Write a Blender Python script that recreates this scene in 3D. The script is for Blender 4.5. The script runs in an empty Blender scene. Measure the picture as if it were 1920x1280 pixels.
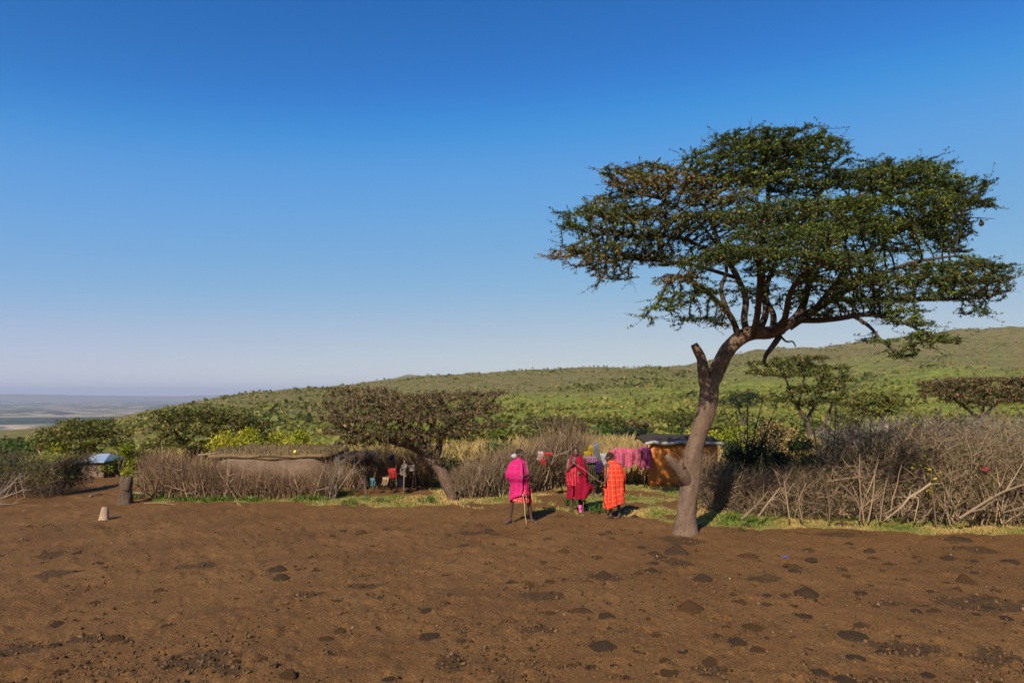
import bpy, bmesh, math, random
import numpy as np
from math import radians, sin, cos, pi, atan2, sqrt
from mathutils import Vector, Matrix, kdtree

random.seed(7)
RNG = np.random.default_rng(7)
sc = bpy.context.scene
COL = sc.collection

# ------------------------------------------------------------------ camera
F = 1280.0; PITCH = math.atan(100 / 1280.0); CAMZ = 3.0
cam_d = bpy.data.cameras.new('camera'); cam = bpy.data.objects.new('camera', cam_d); COL.objects.link(cam)
cam_d.sensor_width = 36.0; cam_d.lens = 24.0; cam_d.clip_start = 0.1; cam_d.clip_end = 90000
cam.location = (0, 0, CAMZ); cam.rotation_euler = (pi / 2 + PITCH, 0, 0)
sc.camera = cam

# ------------------------------------------------------------------ sky, sun, exposure
SUN_EL = 37.0; SUN_AZ = 204.0            # azimuth measured clockwise from +Y
w = bpy.data.worlds.new("World"); sc.world = w; w.use_nodes = True
nt = w.node_tree; nt.nodes.clear()
out = nt.nodes.new('ShaderNodeOutputWorld'); bg = nt.nodes.new('ShaderNodeBackground')
sky = nt.nodes.new('ShaderNodeTexSky'); sky.sky_type = 'NISHITA'; sky.sun_disc = False
sky.sun_elevation = radians(SUN_EL); sky.sun_rotation = radians(SUN_AZ)
sky.altitude = 1800; sky.air_density = 1.0; sky.dust_density = 0.4; sky.ozone_density = 3.0
vm = nt.nodes.new('ShaderNodeVectorMath'); vm.operation = 'SCALE'; vm.inputs['Scale'].default_value = 0.125
hs = nt.nodes.new('ShaderNodeHueSaturation'); hs.inputs['Saturation'].default_value = 1.25; hs.inputs['Hue'].default_value = 0.503
cv = nt.nodes.new('ShaderNodeRGBCurve')            # film response of the photograph's polarised sky
for ci, pts in enumerate((((0, 0), (.05, .037), (.080, .115), (.2, .25), (.40, .43), (1, .66)),
                          ((0, 0), (.15, .178), (.22, .325), (.42, .44), (.68, .535), (1, .64)),
                          ((0, 0), (.37, .51), (.52, .72), (.75, .715), (1, .70)))):
    c_ = cv.mapping.curves[ci]
    c_.points[0].location = pts[0]; c_.points[1].location = pts[-1]
    for p_ in pts[1:-1]: c_.points.new(*p_)
cv.mapping.update()
vm2 = nt.nodes.new('ShaderNodeVectorMath'); vm2.operation = 'SCALE'; vm2.inputs['Scale'].default_value = 10.0
nt.links.new(sky.outputs[0], vm.inputs[0]); nt.links.new(vm.outputs[0], hs.inputs['Color']); nt.links.new(hs.outputs[0], cv.inputs['Color'])
nt.links.new(cv.outputs[0], vm2.inputs[0]); nt.links.new(vm2.outputs[0], bg.inputs['Color'])
bg.inputs['Strength'].default_value = 0.08
nt.links.new(bg.outputs[0], out.inputs['Surface'])
sun_d = bpy.data.lights.new('sun', 'SUN'); sun_o = bpy.data.objects.new('sun', sun_d); COL.objects.link(sun_o)
sun_d.energy = 5.0; sun_d.angle = radians(0.53); sun_d.color = (1.0, 0.92, 0.78)
az = radians(SUN_AZ); el = radians(SUN_EL)
sdir = Vector((sin(az) * cos(el), cos(az) * cos(el), sin(el)))     # towards the sun
sun_o.rotation_euler = sdir.to_track_quat('Z', 'Y').to_euler(); sun_o.location = (0, -10, 40)
sc.view_settings.view_transform = 'Standard'; sc.view_settings.look = 'None'
sc.view_settings.gamma = 1; sc.view_settings.use_curve_mapping = False
sc.view_settings.exposure = 0.32
sc.render.engine = 'CYCLES'
sc.cycles.use_denoising = True
sc.cycles.max_bounces = 6; sc.cycles.diffuse_bounces = 3; sc.cycles.transmission_bounces = 4
sc.cycles.transparent_max_bounces = 8; sc.cycles.volume_bounces = 0
sc.cycles.sample_clamp_indirect = 6

# ------------------------------------------------------------------ pixel geometry (1920 x 1280 photograph)
CP, SP = cos(PITCH), sin(PITCH)
def P(px, py, Y):
    """world point seen at pixel (px,py) at forward distance Y"""
    a = (px - 960) / F; b = (640 - py) / F
    dx, dy, dz = a, CP - b * SP, SP + b * CP
    k = Y / dy
    return Vector((dx * k, Y, CAMZ + dz * k))
def G(px, py, z=0.0):
    a = (px - 960) / F; b = (640 - py) / F
    dx, dy, dz = a, CP - b * SP, SP + b * CP
    k = (z - CAMZ) / dz
    return Vector((dx * k, dy * k, z))
def proj(x, y, z):
    c = y * CP + (z - CAMZ) * SP
    u = (z - CAMZ) * CP - y * SP
    c = np.maximum(c, 0.01)
    return 960 + F * x / c, 640 - F * u / c

# ------------------------------------------------------------------ numpy noise
def _hash(ix, iy, seed):
    h = (ix.astype(np.int64) * 374761393 + iy.astype(np.int64) * 668265263 + seed * 982451653) & 0x7fffffff
    h = ((h ^ (h >> 13)) * 1274126177) & 0x7fffffff
    return ((h ^ (h >> 16)) & 0xffff) / 65535.0
def vnoise(x, y, seed=0):
    x = np.asarray(x, float); y = np.asarray(y, float)
    ix = np.floor(x); iy = np.floor(y); fx = x - ix; fy = y - iy
    fx = fx * fx * (3 - 2 * fx); fy = fy * fy * (3 - 2 * fy)
    a = _hash(ix, iy, seed); b = _hash(ix + 1, iy, seed); c = _hash(ix, iy + 1, seed); d = _hash(ix + 1, iy + 1, seed)
    return (a + (b - a) * fx) * (1 - fy) + (c + (d - c) * fx) * fy
def fbm(x, y, seed=0, o=4):
    s = 0; a = 0.5; t = 0
    for i in range(o):
        s = s + a * vnoise(x * 2 ** i + 17 * i, y * 2 ** i - 9 * i, seed + i); t += a; a *= 0.5
    return s / t
def sstep(a, b, x):
    t = np.clip((x - a) / (b - a), 0, 1); return t * t * (3 - 2 * t)

# ------------------------------------------------------------------ object helpers
def tag(o, label=None, cat=None, group=None, kind=None):
    if label: o['label'] = label
    if cat: o['category'] = cat
    if group: o['group'] = group
    if kind: o['kind'] = kind
    return o
def link(name, me, m=None, parent=None, loc=None, rz=0.0):
    o = bpy.data.objects.new(name, me)
    COL.objects.link(o)
    if m is not None and me is not None and len(me.materials) == 0: me.materials.append(m)
    if parent: o.parent = parent
    if loc is not None: o.location = loc
    if rz: o.rotation_euler = (0, 0, rz)
    return o
def thing(name, loc, label, cat, group=None, rz=0.0):
    o = bpy.data.objects.new(name, None); COL.objects.link(o)
    o.location = loc; o.rotation_euler = (0, 0, rz); o.empty_display_size = 0.2
    return tag(o, label, cat, group)
def mesh_np(name, V, faces, attrs=None, smooth=True):
    """V (n,3); faces: list of (m,k) int arrays"""
    me = bpy.data.meshes.new(name)
    V = np.asarray(V, np.float32)
    fl = [np.asarray(f, np.int32) for f in faces if len(f)]
    me.vertices.add(len(V)); me.vertices.foreach_set('co', V.ravel())
    nl = sum(f.size for f in fl); npoly = sum(len(f) for f in fl)
    me.loops.add(nl); me.loops.foreach_set('vertex_index', np.concatenate([f.ravel() for f in fl]))
    me.polygons.add(npoly)
    tot = np.concatenate([np.full(len(f), f.shape[1], np.int32) for f in fl])
    st = np.concatenate([[0], np.cumsum(tot)[:-1]]).astype(np.int32)
    me.polygons.foreach_set('loop_start', st); me.polygons.foreach_set('loop_total', tot)
    if smooth: me.polygons.foreach_set('use_smooth', np.ones(npoly, bool))
    me.update(calc_edges=True)
    if attrs:
        for k, a in attrs.items():
            at = me.attributes.new(k, 'FLOAT', 'POINT'); at.data.foreach_set('value', np.asarray(a, np.float32).ravel())
    return me

def unit(a):
    return a / np.maximum(np.linalg.norm(a, axis=-1, keepdims=True), 1e-9)

def tubes(paths, radii, sides=3, rnd=None, cap=False):
    """paths (N,K,3), radii (N,K) -> V, [faces], rnd per vertex"""
    paths = np.asarray(paths, float); radii = np.asarray(radii, float)
    N, K, _ = paths.shape
    T = np.empty_like(paths); T[:, 1:-1] = paths[:, 2:] - paths[:, :-2]; T[:, 0] = paths[:, 1] - paths[:, 0]; T[:, -1] = paths[:, -1] - paths[:, -2]
    T = unit(T)
    ref = np.zeros((N, 1, 3)); ax = np.abs(T[:, 0]).argmin(axis=1); ref[np.arange(N), 0, ax] = 1
    A = unit(np.cross(T, np.broadcast_to(ref, T.shape))); B = np.cross(T, A)
    th = np.arange(sides) * 2 * pi / sides
    V = paths[:, :, None, :] + radii[:, :, None, None] * (A[:, :, None, :] * np.cos(th)[None, None, :, None] + B[:, :, None, :] * np.sin(th)[None, None, :, None])
    V = V.reshape(-1, 3)
    n = np.arange(N)[:, None, None] * K * sides; k = np.arange(K - 1)[None, :, None] * sides; s = np.arange(sides)[None, None, :]
    s2 = (s + 1) % sides
    Fq = np.stack([n + k + s, n + k + s2, n + k + sides + s2, n + k + sides + s], -1).reshape(-1, 4)
    fs = [Fq]
    if cap:
        e = (np.arange(N) * K * sides)[:, None]
        fs.append(e + np.arange(sides)[None, ::-1]); fs.append(e + (K - 1) * sides + np.arange(sides)[None, :])
    if rnd is None: rnd = RNG.random(N)
    return V, fs, np.repeat(rnd, K * sides)

def merge(parts):
    V = []; Fd = {}; R = []; off = 0
    for v, fs, r in parts:
        V.append(v); R.append(r)
        for f in fs: Fd.setdefault(f.shape[1], []).append(f + off)
        off += len(v)
    return np.concatenate(V), [np.concatenate(x) for x in Fd.values()], np.concatenate(R)

def leaves(C, size, rnd, up=0.5, asp=0.5, rng=RNG):
    """rhombic leaf faces at centres C"""
    N = len(C); n = rng.normal(size=(N, 3)); n[:, 2] = np.abs(n[:, 2]) + up; n = unit(n)
    a = unit(np.cross(n, rng.normal(size=(N, 3)))); b = np.cross(n, a)
    s = (size * (0.6 + 0.8 * rng.random(N)))[:, None]
    bend = n * s * 0.18
    V = np.stack([C - a * s, C - b * s * asp + bend, C + a * s, C + b * s * asp + bend], 1).reshape(-1, 3)
    i = np.arange(N)[:, None] * 4
    return V, [i + np.arange(4)[None]], np.repeat(rnd, 4)

def catmull(pts, rad, sub=5):
    pts = [Vector(p) for p in pts]; P_ = []; R_ = []
    for i in range(len(pts) - 1):
        p0 = pts[max(i - 1, 0)]; p1 = pts[i]; p2 = pts[i + 1]; p3 = pts[min(i + 2, len(pts) - 1)]
        for k in range(sub):
            t = k / sub
            P_.append(0.5 * ((2 * p1) + (p2 - p0) * t + (2 * p0 - 5 * p1 + 4 * p2 - p3) * t * t + (3 * p1 - p0 - 3 * p2 + p3) * t ** 3))
            R_.append(rad[i] * (1 - t) + rad[i + 1] * t)
    P_.append(pts[-1]); R_.append(rad[-1])
    return np.array(P_), np.array(R_)

def bark_tube(pts, rad, sides=20, sub=6, lump=0.09, seed=0, endcap=True):
    """a thick limb with lumpy bark; returns V, faces, rnd"""
    p, r = catmull(pts, rad, sub)
    V, fs, rr = tubes(p[None], r[None], sides, np.array([0.5]))
    K = len(p); ctr = np.repeat(p, sides, 0); d = V - ctr
    s = np.cumsum(np.r_[0, np.linalg.norm(np.diff(p, axis=0), axis=1)])
    th = np.tile(np.arange(sides) * 2 * pi / sides, K); S = np.repeat(s, sides)
    nz = fbm(np.cos(th) * 1.8 + 5 + S * 0.2, np.sin(th) * 1.8 + S * 2.5, seed) - 0.5
    n2 = fbm(np.cos(th) * 5 + 5, np.sin(th) * 5 + S * 3, seed + 9) - 0.5
    V = ctr + d * (1 + lump * 3 * nz + lump * 1.6 * n2)[:, None]
    if endcap:
        fs = fs + [np.array([np.arange(sides)[::-1]]), np.array([(K - 1) * sides + np.arange(sides)])]
    return V, fs, rr

# ------------------------------------------------------------------ materials
def new_mat(name, rough=0.85, spec=0.2):
    m = bpy.data.materials.new(name); m.use_nodes = True
    n = m.node_tree; b = n.nodes['Principled BSDF']
    b.inputs['Roughness'].default_value = rough; b.inputs['Specular IOR Level'].default_value = spec
    return m, n, b
def ramp(n, stops, src):
    r = n.nodes.new('ShaderNodeValToRGB'); e = r.color_ramp.elements
    while len(e) < len(stops): e.new(0.5)
    for q, (p, c) in zip(e, stops): q.position = p; q.color = (*c, 1)
    n.links.new(src, r.inputs[0]); return r.outputs[0]
def noise(n, scale, detail=4, rough=0.6, vec=None, dist=0.0):
    t = n.nodes.new('ShaderNodeTexNoise'); t.inputs['Scale'].default_value = scale; t.inputs['Detail'].default_value = detail
    t.inputs['Roughness'].default_value = rough; t.inputs['Distortion'].default_value = dist
    if vec is None:
        tc = n.nodes.new('ShaderNodeTexCoord'); vec = tc.outputs['Object']
    n.links.new(vec, t.inputs['Vector']); return t.outputs['Fac']
def mixc(n, fac, a, b, mode='MIX'):
    x = n.nodes.new('ShaderNodeMix'); x.data_type = 'RGBA'; x.blend_type = mode
    for s, v in ((0, fac), (6, a), (7, b)):
        if hasattr(v, 'links') or hasattr(v, 'is_linked'): n.links.new(v, x.inputs[s])
        elif isinstance(v, (int, float)): x.inputs[s].default_value = v
        else: x.inputs[s].default_value = (*v, 1)
    return x.outputs[2]
def mathn(n, op, a, b=0.0, clamp=False):
    x = n.nodes.new('ShaderNodeMath'); x.operation = op; x.use_clamp = clamp
    for i, v in enumerate((a, b)):
        if isinstance(v, (int, float)): x.inputs[i].default_value = v
        else: n.links.new(v, x.inputs[i])
    return x.outputs[0]
def attr(n, name):
    a = n.nodes.new('ShaderNodeAttribute'); a.attribute_name = name; return a.outputs['Fac']
def bump(n, b, h, strength=0.5, dist=0.02, prev=None):
    x = n.nodes.new('ShaderNodeBump'); x.inputs['Strength'].default_value = strength; x.inputs['Distance'].default_value = dist
    n.links.new(h, x.inputs['Height'])
    if prev: n.links.new(prev, x.inputs['Normal'])
    n.links.new(x.outputs[0], b.inputs['Normal']); return x.outputs[0]
def stretched(n, sx, sy, sz, rot=(0, 0, 0)):
    tc = n.nodes.new('ShaderNodeTexCoord'); mp = n.nodes.new('ShaderNodeMapping')
    mp.inputs['Scale'].default_value = (sx, sy, sz); mp.inputs['Rotation'].default_value = rot
    n.links.new(tc.outputs['Object'], mp.inputs['Vector']); return mp.outputs[0]
def simple(name, c1, c2, scale=8, rough=0.85, spec=0.2, bs=0.4, bd=0.01):
    m, n, b = new_mat(name, rough, spec)
    f = noise(n, scale, 5, 0.65)
    n.links.new(ramp(n, [(0.3, c1), (0.7, c2)], f), b.inputs['Base Color'])
    if bs: bump(n, b, noise(n, scale * 4, 4, 0.6), bs, bd)
    return m
def leafmat(name, stops, trans=0.3, rough=0.6):
    m = bpy.data.materials.new(name); m.use_nodes = True; n = m.node_tree; b = n.nodes['Principled BSDF']
    b.inputs['Roughness'].default_value = rough; b.inputs['Specular IOR Level'].default_value = 0.25
    c = ramp(n, stops, attr(n, 'rnd')); n.links.new(c, b.inputs['Base Color'])
    t = n.nodes.new('ShaderNodeBsdfTranslucent'); n.links.new(mixc(n, 1.0, c, (1.0, 1.05, 0.5), 'MULTIPLY'), t.inputs['Color'])
    mx = n.nodes.new('ShaderNodeMixShader'); mx.inputs[0].default_value = trans
    n.links.new(b.outputs[0], mx.inputs[1]); n.links.new(t.outputs[0], mx.inputs[2])
    n.links.new(mx.outputs[0], n.nodes['Material Output'].inputs['Surface']); return m
def stickmat(name, a, b_):
    m, n, b = new_mat(name, 0.9, 0.1)
    n.links.new(ramp(n, [(0.0, a), (1.0, b_)], attr(n, 'rnd')), b.inputs['Base Color'])
    return m

M_acacia_leaf = leafmat('acacia_leaf', [(0.0, (0.0370, 0.0557, 0.0100)), (0.35, (0.1010, 0.1428, 0.0200)), (0.72, (0.2464, 0.2844, 0.0400)), (0.78, (0.1971, 0.1150, 0.0450)), (1.0, (0.4066, 0.2238, 0.1000))], 0.16)
M_olive_leaf = leafmat('olive_leaf', [(0.0, (0.0656, 0.0770, 0.0162)), (0.5, (0.1641, 0.1637, 0.0297)), (0.8, (0.2625, 0.2021, 0.0405)), (1.0, (0.3500, 0.1637, 0.0608))], 0.25)
M_brown_leaf = leafmat('brown_crown_leaf', [(0.0, (0.0560, 0.0525, 0.0196)), (0.35, (0.1120, 0.0975, 0.0336)), (0.7, (0.1920, 0.1125, 0.0504)), (1.0, (0.3040, 0.1575, 0.0812))], 0.2)
M_green_leaf = leafmat('bush_leaf', [(0.0, (0.0360, 0.0728, 0.0130)), (0.6, (0.0900, 0.1540, 0.0234)), (1.0, (0.1800, 0.2240, 0.0390))], 0.3)
M_yellow_leaf = leafmat('yellow_bush_leaf', [(0.0, (0.0938, 0.1428, 0.0132)), (0.5, (0.2812, 0.2856, 0.0198)), (1.0, (0.6000, 0.4536, 0.0330))], 0.3)
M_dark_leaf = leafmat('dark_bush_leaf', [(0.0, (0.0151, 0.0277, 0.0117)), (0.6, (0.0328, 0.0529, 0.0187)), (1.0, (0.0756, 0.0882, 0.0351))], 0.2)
M_strawgrass = leafmat('roof_straw', [(0.0, (.10, .075, .03)), (.6, (.22, .15, .065)), (1.0, (.33, .24, .11))], .2)
M_grass = leafmat('grass_blade', [(0.0, (0.1077, 0.1620, 0.0250)), (0.45, (0.2349, 0.2430, 0.0499)), (0.7, (0.4698, 0.3240, 0.1014)), (1.0, (0.7047, 0.4374, 0.1872))], 0.3)
M_drygrass = leafmat('dry_grass_blade', [(0.0, (0.1485, 0.1430, 0.0360)), (0.4, (0.3240, 0.2210, 0.0720)), (1.0, (0.4860, 0.3250, 0.1320))], 0.3)
M_twig = stickmat('dead_twig', (0.0864, 0.0539, 0.0308), (0.3888, 0.2585, 0.1539))
M_twig_pale = stickmat('pale_dead_twig', (0.1443, 0.0925, 0.0553), (0.3271, 0.2313, 0.1447))
M_twig_grey = stickmat('grey_dead_twig', (.14, .105, .080), (.42, .34, .27))
M_darktwig = stickmat('crown_twig', (.030, .021, .015), (.075, .050, .036))
M_twig_redbrown = stickmat('brown_twig', (0.1295, 0.0742, 0.0401), (0.3562, 0.2172, 0.1255))

def bark(name, a, b_):
    m, n, b = new_mat(name, 0.92, 0.1)
    f = noise(n, 1.0, 6, 0.78, stretched(n, 22, 22, 6)); g = noise(n, 5, 4, 0.6)
    c = ramp(n, [(0.3, a), (0.62, b_)], f)
    c = mixc(n, ramp(n, [(0.35, (0, 0, 0)), (0.7, (.55, .55, .55))], g), c, tuple(x * 1.35 for x in b_))
    n.links.new(c, b.inputs['Base Color'])
    b1 = bump(n, b, g, .8, .06); bump(n, b, f, 1.0, 0.05, b1)
    return m
M_bark = bark('pale_acacia_bark', (0.0897, 0.0533, 0.0352), (0.2107, 0.1331, 0.0880))
M_bark_dark = bark('dark_bark', (.045, .032, .024), (.115, .082, .060))

# ================================================================== TERRAIN
def elev(px, py):
    a = (px - 960) / F; b = (640 - py) / F
    dx, dy, dz = a, CP - b * SP, SP + b * CP
    return atan2(dx, dy), dz / sqrt(dx * dx + dy * dy)
SKY = [(-60, 836, 300), (0, 830, 300), (100, 812, 330), (200, 795, 420), (240, 783, 480), (300, 767, 520), (350, 757, 560), (400, 747, 600), (480, 736, 650),
       (560, 728, 700), (620, 724, 740), (700, 714, 780), (800, 704, 800), (900, 699, 820), (1000, 693, 840), (1100, 690, 860),
       (1200, 688, 880), (1290, 685, 900), (1340, 674, 950), (1400, 660, 1000), (1450, 653, 1050), (1540, 650, 1100), (1600, 641, 1150),
       (1700, 629, 1200), (1800, 617, 1250), (1920, 609, 1300), (2050, 604, 1300)]
_az, _tn, _D = [], [], []
for a_, t_, d_ in [(-pi, -.02, 900), (-2.2, -.03, 500), (-1.2, -.06, 320)]: _az.append(a_); _tn.append(t_); _D.append(d_)
for px_, py_, d_ in SKY:
    a_, t_ = elev(px_, py_); _az.append(a_); _tn.append(t_); _D.append(d_)
for a_, t_, d_ in [(1.3, .10, 1250), (2.2, .05, 1100), (pi, -.02, 900)]: _az.append(a_); _tn.append(t_); _D.append(d_)
PLAIN = -160.0
def terrain(x, y):
    x = np.asarray(x, float); y = np.asarray(y, float)
    r = np.hypot(x, y); a = np.arctan2(x, y)
    tn = np.interp(a, _az, _tn); D = np.interp(a, _az, _D)
    t0 = np.interp(a, [-pi, -0.7, -.25, .15, pi], [-.10, -.105, -.105, -.075, -.075])
    s = np.clip((r - 50) / (D - 50), 0, 1) ** 0.62
    und = (fbm(x / 90, y / 90, 31, 4) - .5) * 0.030 * np.clip(s * 3, 0, 1) * (1 - s) + (fbm(x / 25, y / 25, 37, 3) - .5) * 0.008 * np.clip((r - 60) / 100, 0, 1)
    z1 = 3 + (t0 + (tn - t0) * s + und) * r
    near = sstep(26, 50, r)
    z = z1 * near
    zD = 3 + tn * D
    far = sstep(0, 1, (r - D) / 1900.0)
    z = np.where(r > D, zD + (PLAIN - zD) * far + (fbm(x / 25, y / 25, 37, 3) - .5) * 0.008 * D * (1 - far), z)
    z = z + np.where(r > D + 1500, (fbm(x / 1800, y / 1800, 5, 3) - .5) * 18 * np.clip((r - D - 1500) / 2500, 0, 1), 0)
    return z
def tz(x, y): return float(terrain(np.array([x]), np.array([y]))[0]) + gbump(np.array([x]), np.array([y]))[0]
def gbump(x, y):
    r = np.hypot(x, y); k = np.clip((30 - r) / 6, 0, 1)
    cl = np.clip(fbm(x * 4.6, y * 4.6, 77, 3) - .58, 0, 1) * 0.15
    sm = (fbm(x * 14, y * 14, 55, 3) - .5) * 0.026
    hoof = -np.clip(fbm(x * 5.2, y * 5.2, 91, 2) - .66, 0, 1) * 0.16
    bg = (fbm(x * .35, y * .35, 12, 2) - .5) * 0.05
    return (cl + sm + hoof + bg) * k
# lower edge of the grass on the bare dirt, by picture column, laid out on the ground
GB = [(-400, 850), (230, 880), (262, 941), (400, 945), (640, 944), (700, 948), (830, 950), (900, 952), (960, 956), (1040, 962), (1110, 974), (1200, 972), (1290, 985), (1345, 985),
      (1450, 990), (1600, 995), (1760, 999), (1920, 1002), (2400, 1015)]
def grass_mask(x, y):
    px, py = proj(x, y, 0 * x)
    px = px + (fbm(x * .8, y * .8, 21, 3) - .5) * 70; py = py + (fbm(x * 1.1, y * 1.1, 24, 3) - .5) * 9
    B = np.interp(px, [p[0] for p in GB], [p[1] for p in GB]) + (fbm(x * 1.3, y * 1.3, 3, 4) - .5) * 20
    g = sstep(2, -5, py - B)
    nz = fbm(x * .9, y * .9, 8, 4)
    mid = sstep(800, 870, px) * sstep(1345, 1300, px) * sstep(916, 930, py)      # patchy ground where the men stand
    g = g * (1 - mid * sstep(.50, .40, nz) * .9)
    band = np.exp(-((py - 921 - (px - 1000) * 0.02) / 5.5) ** 2) * sstep(840, 900, px) * sstep(1300, 1240, px)
    g = g * (1 - band * .9)
    yard = sstep(640, 660, px) * sstep(840, 800, px) * sstep(934, 928, py) * sstep(860, 890, py)
    g = g * (1 - yard)
    path = sstep(300, 262, px) * sstep(903, 910, py)
    g = g * (1 - path)
    beyond = sstep(27, 33, np.hypot(x, y)) * sstep(.36, .5, nz)
    return np.clip(np.maximum(g, beyond * .9), 0, 1)

M_ground, n, b = new_mat('dirt_ground', 0.95, 0.12)
tc = n.nodes.new('ShaderNodeTexCoord').outputs['Object']
f1 = noise(n, 0.55, 6, 0.6, tc); f2 = noise(n, 7, 6, 0.7, tc); f3 = noise(n, 30, 4, 0.75, tc); f4 = noise(n, 2.3, 5, 0.75, tc, 0.6)
dirt = ramp(n, [(0.30, (0.1148, 0.0469, 0.0144)), (0.5, (0.1777, 0.0776, 0.0233)), (0.72, (0.2345, 0.1115, 0.0343))], f1)
dirt = mixc(n, ramp(n, [(0.46, (0, 0, 0)), (0.66, (.8, .8, .8))], f2), dirt, (.135, .067, .022))
dirt = mixc(n, ramp(n, [(0.52, (0, 0, 0)), (0.66, (.8, .8, .8))], f4), dirt, (.090, .046, .018))
dirt = mixc(n, ramp(n, [(0.53, (0, 0, 0)), (0.68, (.75, .75, .75))], f3), dirt, (.35, .205, .082))
dirt = mixc(n, ramp(n, [(0.34, (.8, .8, .8)), (0.46, (0, 0, 0))], f3), dirt, (.085, .044, .018))
f5 = noise(n, 130, 3, 0.7, tc)
dirt = mixc(n, ramp(n, [(0.36, (.7, .7, .7)), (0.5, (0, 0, 0))], f5), dirt, (.11, .056, .022))
st = mathn(n, 'ADD', attr(n, 'stain'), mathn(n, 'MULTIPLY', mathn(n, 'SUBTRACT', f2, 0.5), 1.1))
dirt = mixc(n, ramp(n, [(0.40, (0, 0, 0)), (0.75, (.8, .8, .8))], st), dirt, (.066, .037, .017))
gr = ramp(n, [(0.3, (0.1550, 0.1552, 0.0360)), (0.55, (0.2826, 0.2228, 0.0630)), (0.75, (0.4282, 0.3037, 0.1126))], noise(n, 1.6, 6, 0.7, tc))
gm = attr(n, 'grass')
gm2 = mathn(n, 'ADD', gm, mathn(n, 'MULTIPLY', mathn(n, 'SUBTRACT', f2, 0.5), 0.9))
gf = ramp(n, [(0.42, (0, 0, 0)), (0.62, (1, 1, 1))], gm2)
n.links.new(mixc(n, gf, dirt, gr), b.inputs['Base Color'])
b1 = bump(n, b, f2, 0.8, 0.03); bump(n, b, f3, 1.0, 0.022, b1)

STAINS = [(1015, 1117, 46, 8), (385, 1248, 85, 28), (1270, 1052, 52, 12), (1850, 1130, 80, 16), (1700, 1212, 75, 14), (1870, 1232, 70, 18), (1330, 1252, 40, 12), (95, 1040, 40, 9), (355, 1062, 46, 6), (1655, 1280, 50, 14), (850, 1245, 40, 16), (1275, 1013, 40, 8),
          (40, 1215, 40, 16), (100, 1075, 40, 8), (1140, 1080, 34, 7), (1420, 1085, 46, 7), (1560, 1000, 60, 6), (1690, 1130, 40, 8), (560, 1115, 50, 8), (170, 1195, 40, 9), (900, 1000, 50, 5), (1830, 1030, 50, 9), (680, 1100, 40, 6), (1010, 1180, 30, 6)]
def stain(x, y):
    s_ = 0 * x
    for px, py, rx, ry in STAINS:
        a = G(px, py); rX = rx / F * a.y; rY = abs(G(px, py - ry).y - G(px, py + ry).y) / 2
        q = ((x - a.x) / rX) ** 2 + ((y - a.y) / rY) ** 2 + (fbm(x * 3, y * 3, 44, 4) - .5) * 3.2
        s_ = np.maximum(s_, np.clip(1.25 - q, 0, 1))
    return s_
def polar_sheet(name, azs, rs, zf, attrs_f, m, closed=True):
    A, R = np.meshgrid(azs, rs); X = R * np.sin(A); Y = R * np.cos(A); Z = zf(X, Y)
    nr, na = A.shape; V = np.stack([X, Y, Z], -1).reshape(-1, 3)
    i = np.arange(nr - 1)[:, None] * na; j = np.arange(na)[None, :]
    j2 = (j + 1) % na
    if not closed: j = j[:, :-1]; j2 = j2[:, :-1]
    Fq = np.stack([i + j, i + j2, i + na + j2, i + na + j], -1).reshape(-1, 4)[:, ::-1]
    me = mesh_np(name, V, [Fq], {k: f(X, Y).ravel() for k, f in attrs_f.items()})
    return link(name, me, m)
azn = np.r_[np.arange(-45, 45, .19), np.arange(45, 315, 3.0)] * pi / 180
rs = np.r_[[0.02, 1, 2, 3, 3.8], np.exp(np.arange(math.log(4.5), math.log(30.0), .0078))]
g_ = polar_sheet('ground', azn, rs, lambda x, y: terrain(x, y) + gbump(x, y), {'grass': grass_mask, 'stain': stain}, M_ground)
tag(g_, kind='structure')

M_hill, n, b = new_mat('hill_ground', 0.95, 0.05)
tc = n.nodes.new('ShaderNodeTexCoord').outputs['Object']
s_ = attr(n, 's')
fa = noise(n, 0.012, 5, 0.6, tc); fb_ = noise(n, 0.09, 5, 0.65, tc); fc_ = noise(n, 0.5, 4, 0.7, tc)
green = ramp(n, [(0.35, (0.1103, 0.1377, 0.0204)), (0.55, (0.2424, 0.2579, 0.0281)), (0.75, (0.3526, 0.2866, 0.0485))], fb_)
brown = ramp(n, [(0.35, (0.1204, 0.1076, 0.0371)), (0.55, (0.2136, 0.1597, 0.0587)), (0.75, (0.3302, 0.2084, 0.0928))], fb_)
sf = mathn(n, 'ADD', s_, mathn(n, 'MULTIPLY', mathn(n, 'SUBTRACT', fa, 0.5), 0.7))
c = mixc(n, ramp(n, [(0.44, (0, 0, 0)), (0.66, (1, 1, 1))], sf), green, brown)
c = mixc(n, ramp(n, [(0.46, (0, 0, 0)), (0.62, (.85, .85, .85))], fc_), c, (.070, .082, .026))
vec = stretched(n, .00022, .0011, 1)
pl = ramp(n, [(0.40, (.030, .045, .025)), (0.51, (.07, .08, .04)), (0.58, (.50, .36, .24)), (0.66, (.10, .10, .05))], noise(n, 1.0, 5, 0.6, vec))
pm = attr(n, 'plain')
c = mixc(n, pm, c, pl)
n.links.new(c, b.inputs['Base Color'])
bump(n, b, fc_, 0.6, 1.2)
def s_attr(x, y):
    r = np.hypot(x, y); a = np.arctan2(x, y); D = np.interp(a, _az, _D); px, _ = proj(x, y, 0 * x)
    return np.clip(r / D, 0, 1) * np.interp(px, [300, 700, 1000, 1300, 1500, 1920], [1.15, 1.1, 1.0, .85, .80, 1.05])
def plain_attr(x, y):
    r = np.hypot(x, y); a = np.arctan2(x, y); D = np.interp(a, _az, _D); return sstep(600, 1800, r - D)
azf = np.r_[np.arange(-46, 46, .33), np.arange(46, 314, 4.0)] * pi / 180
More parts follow.
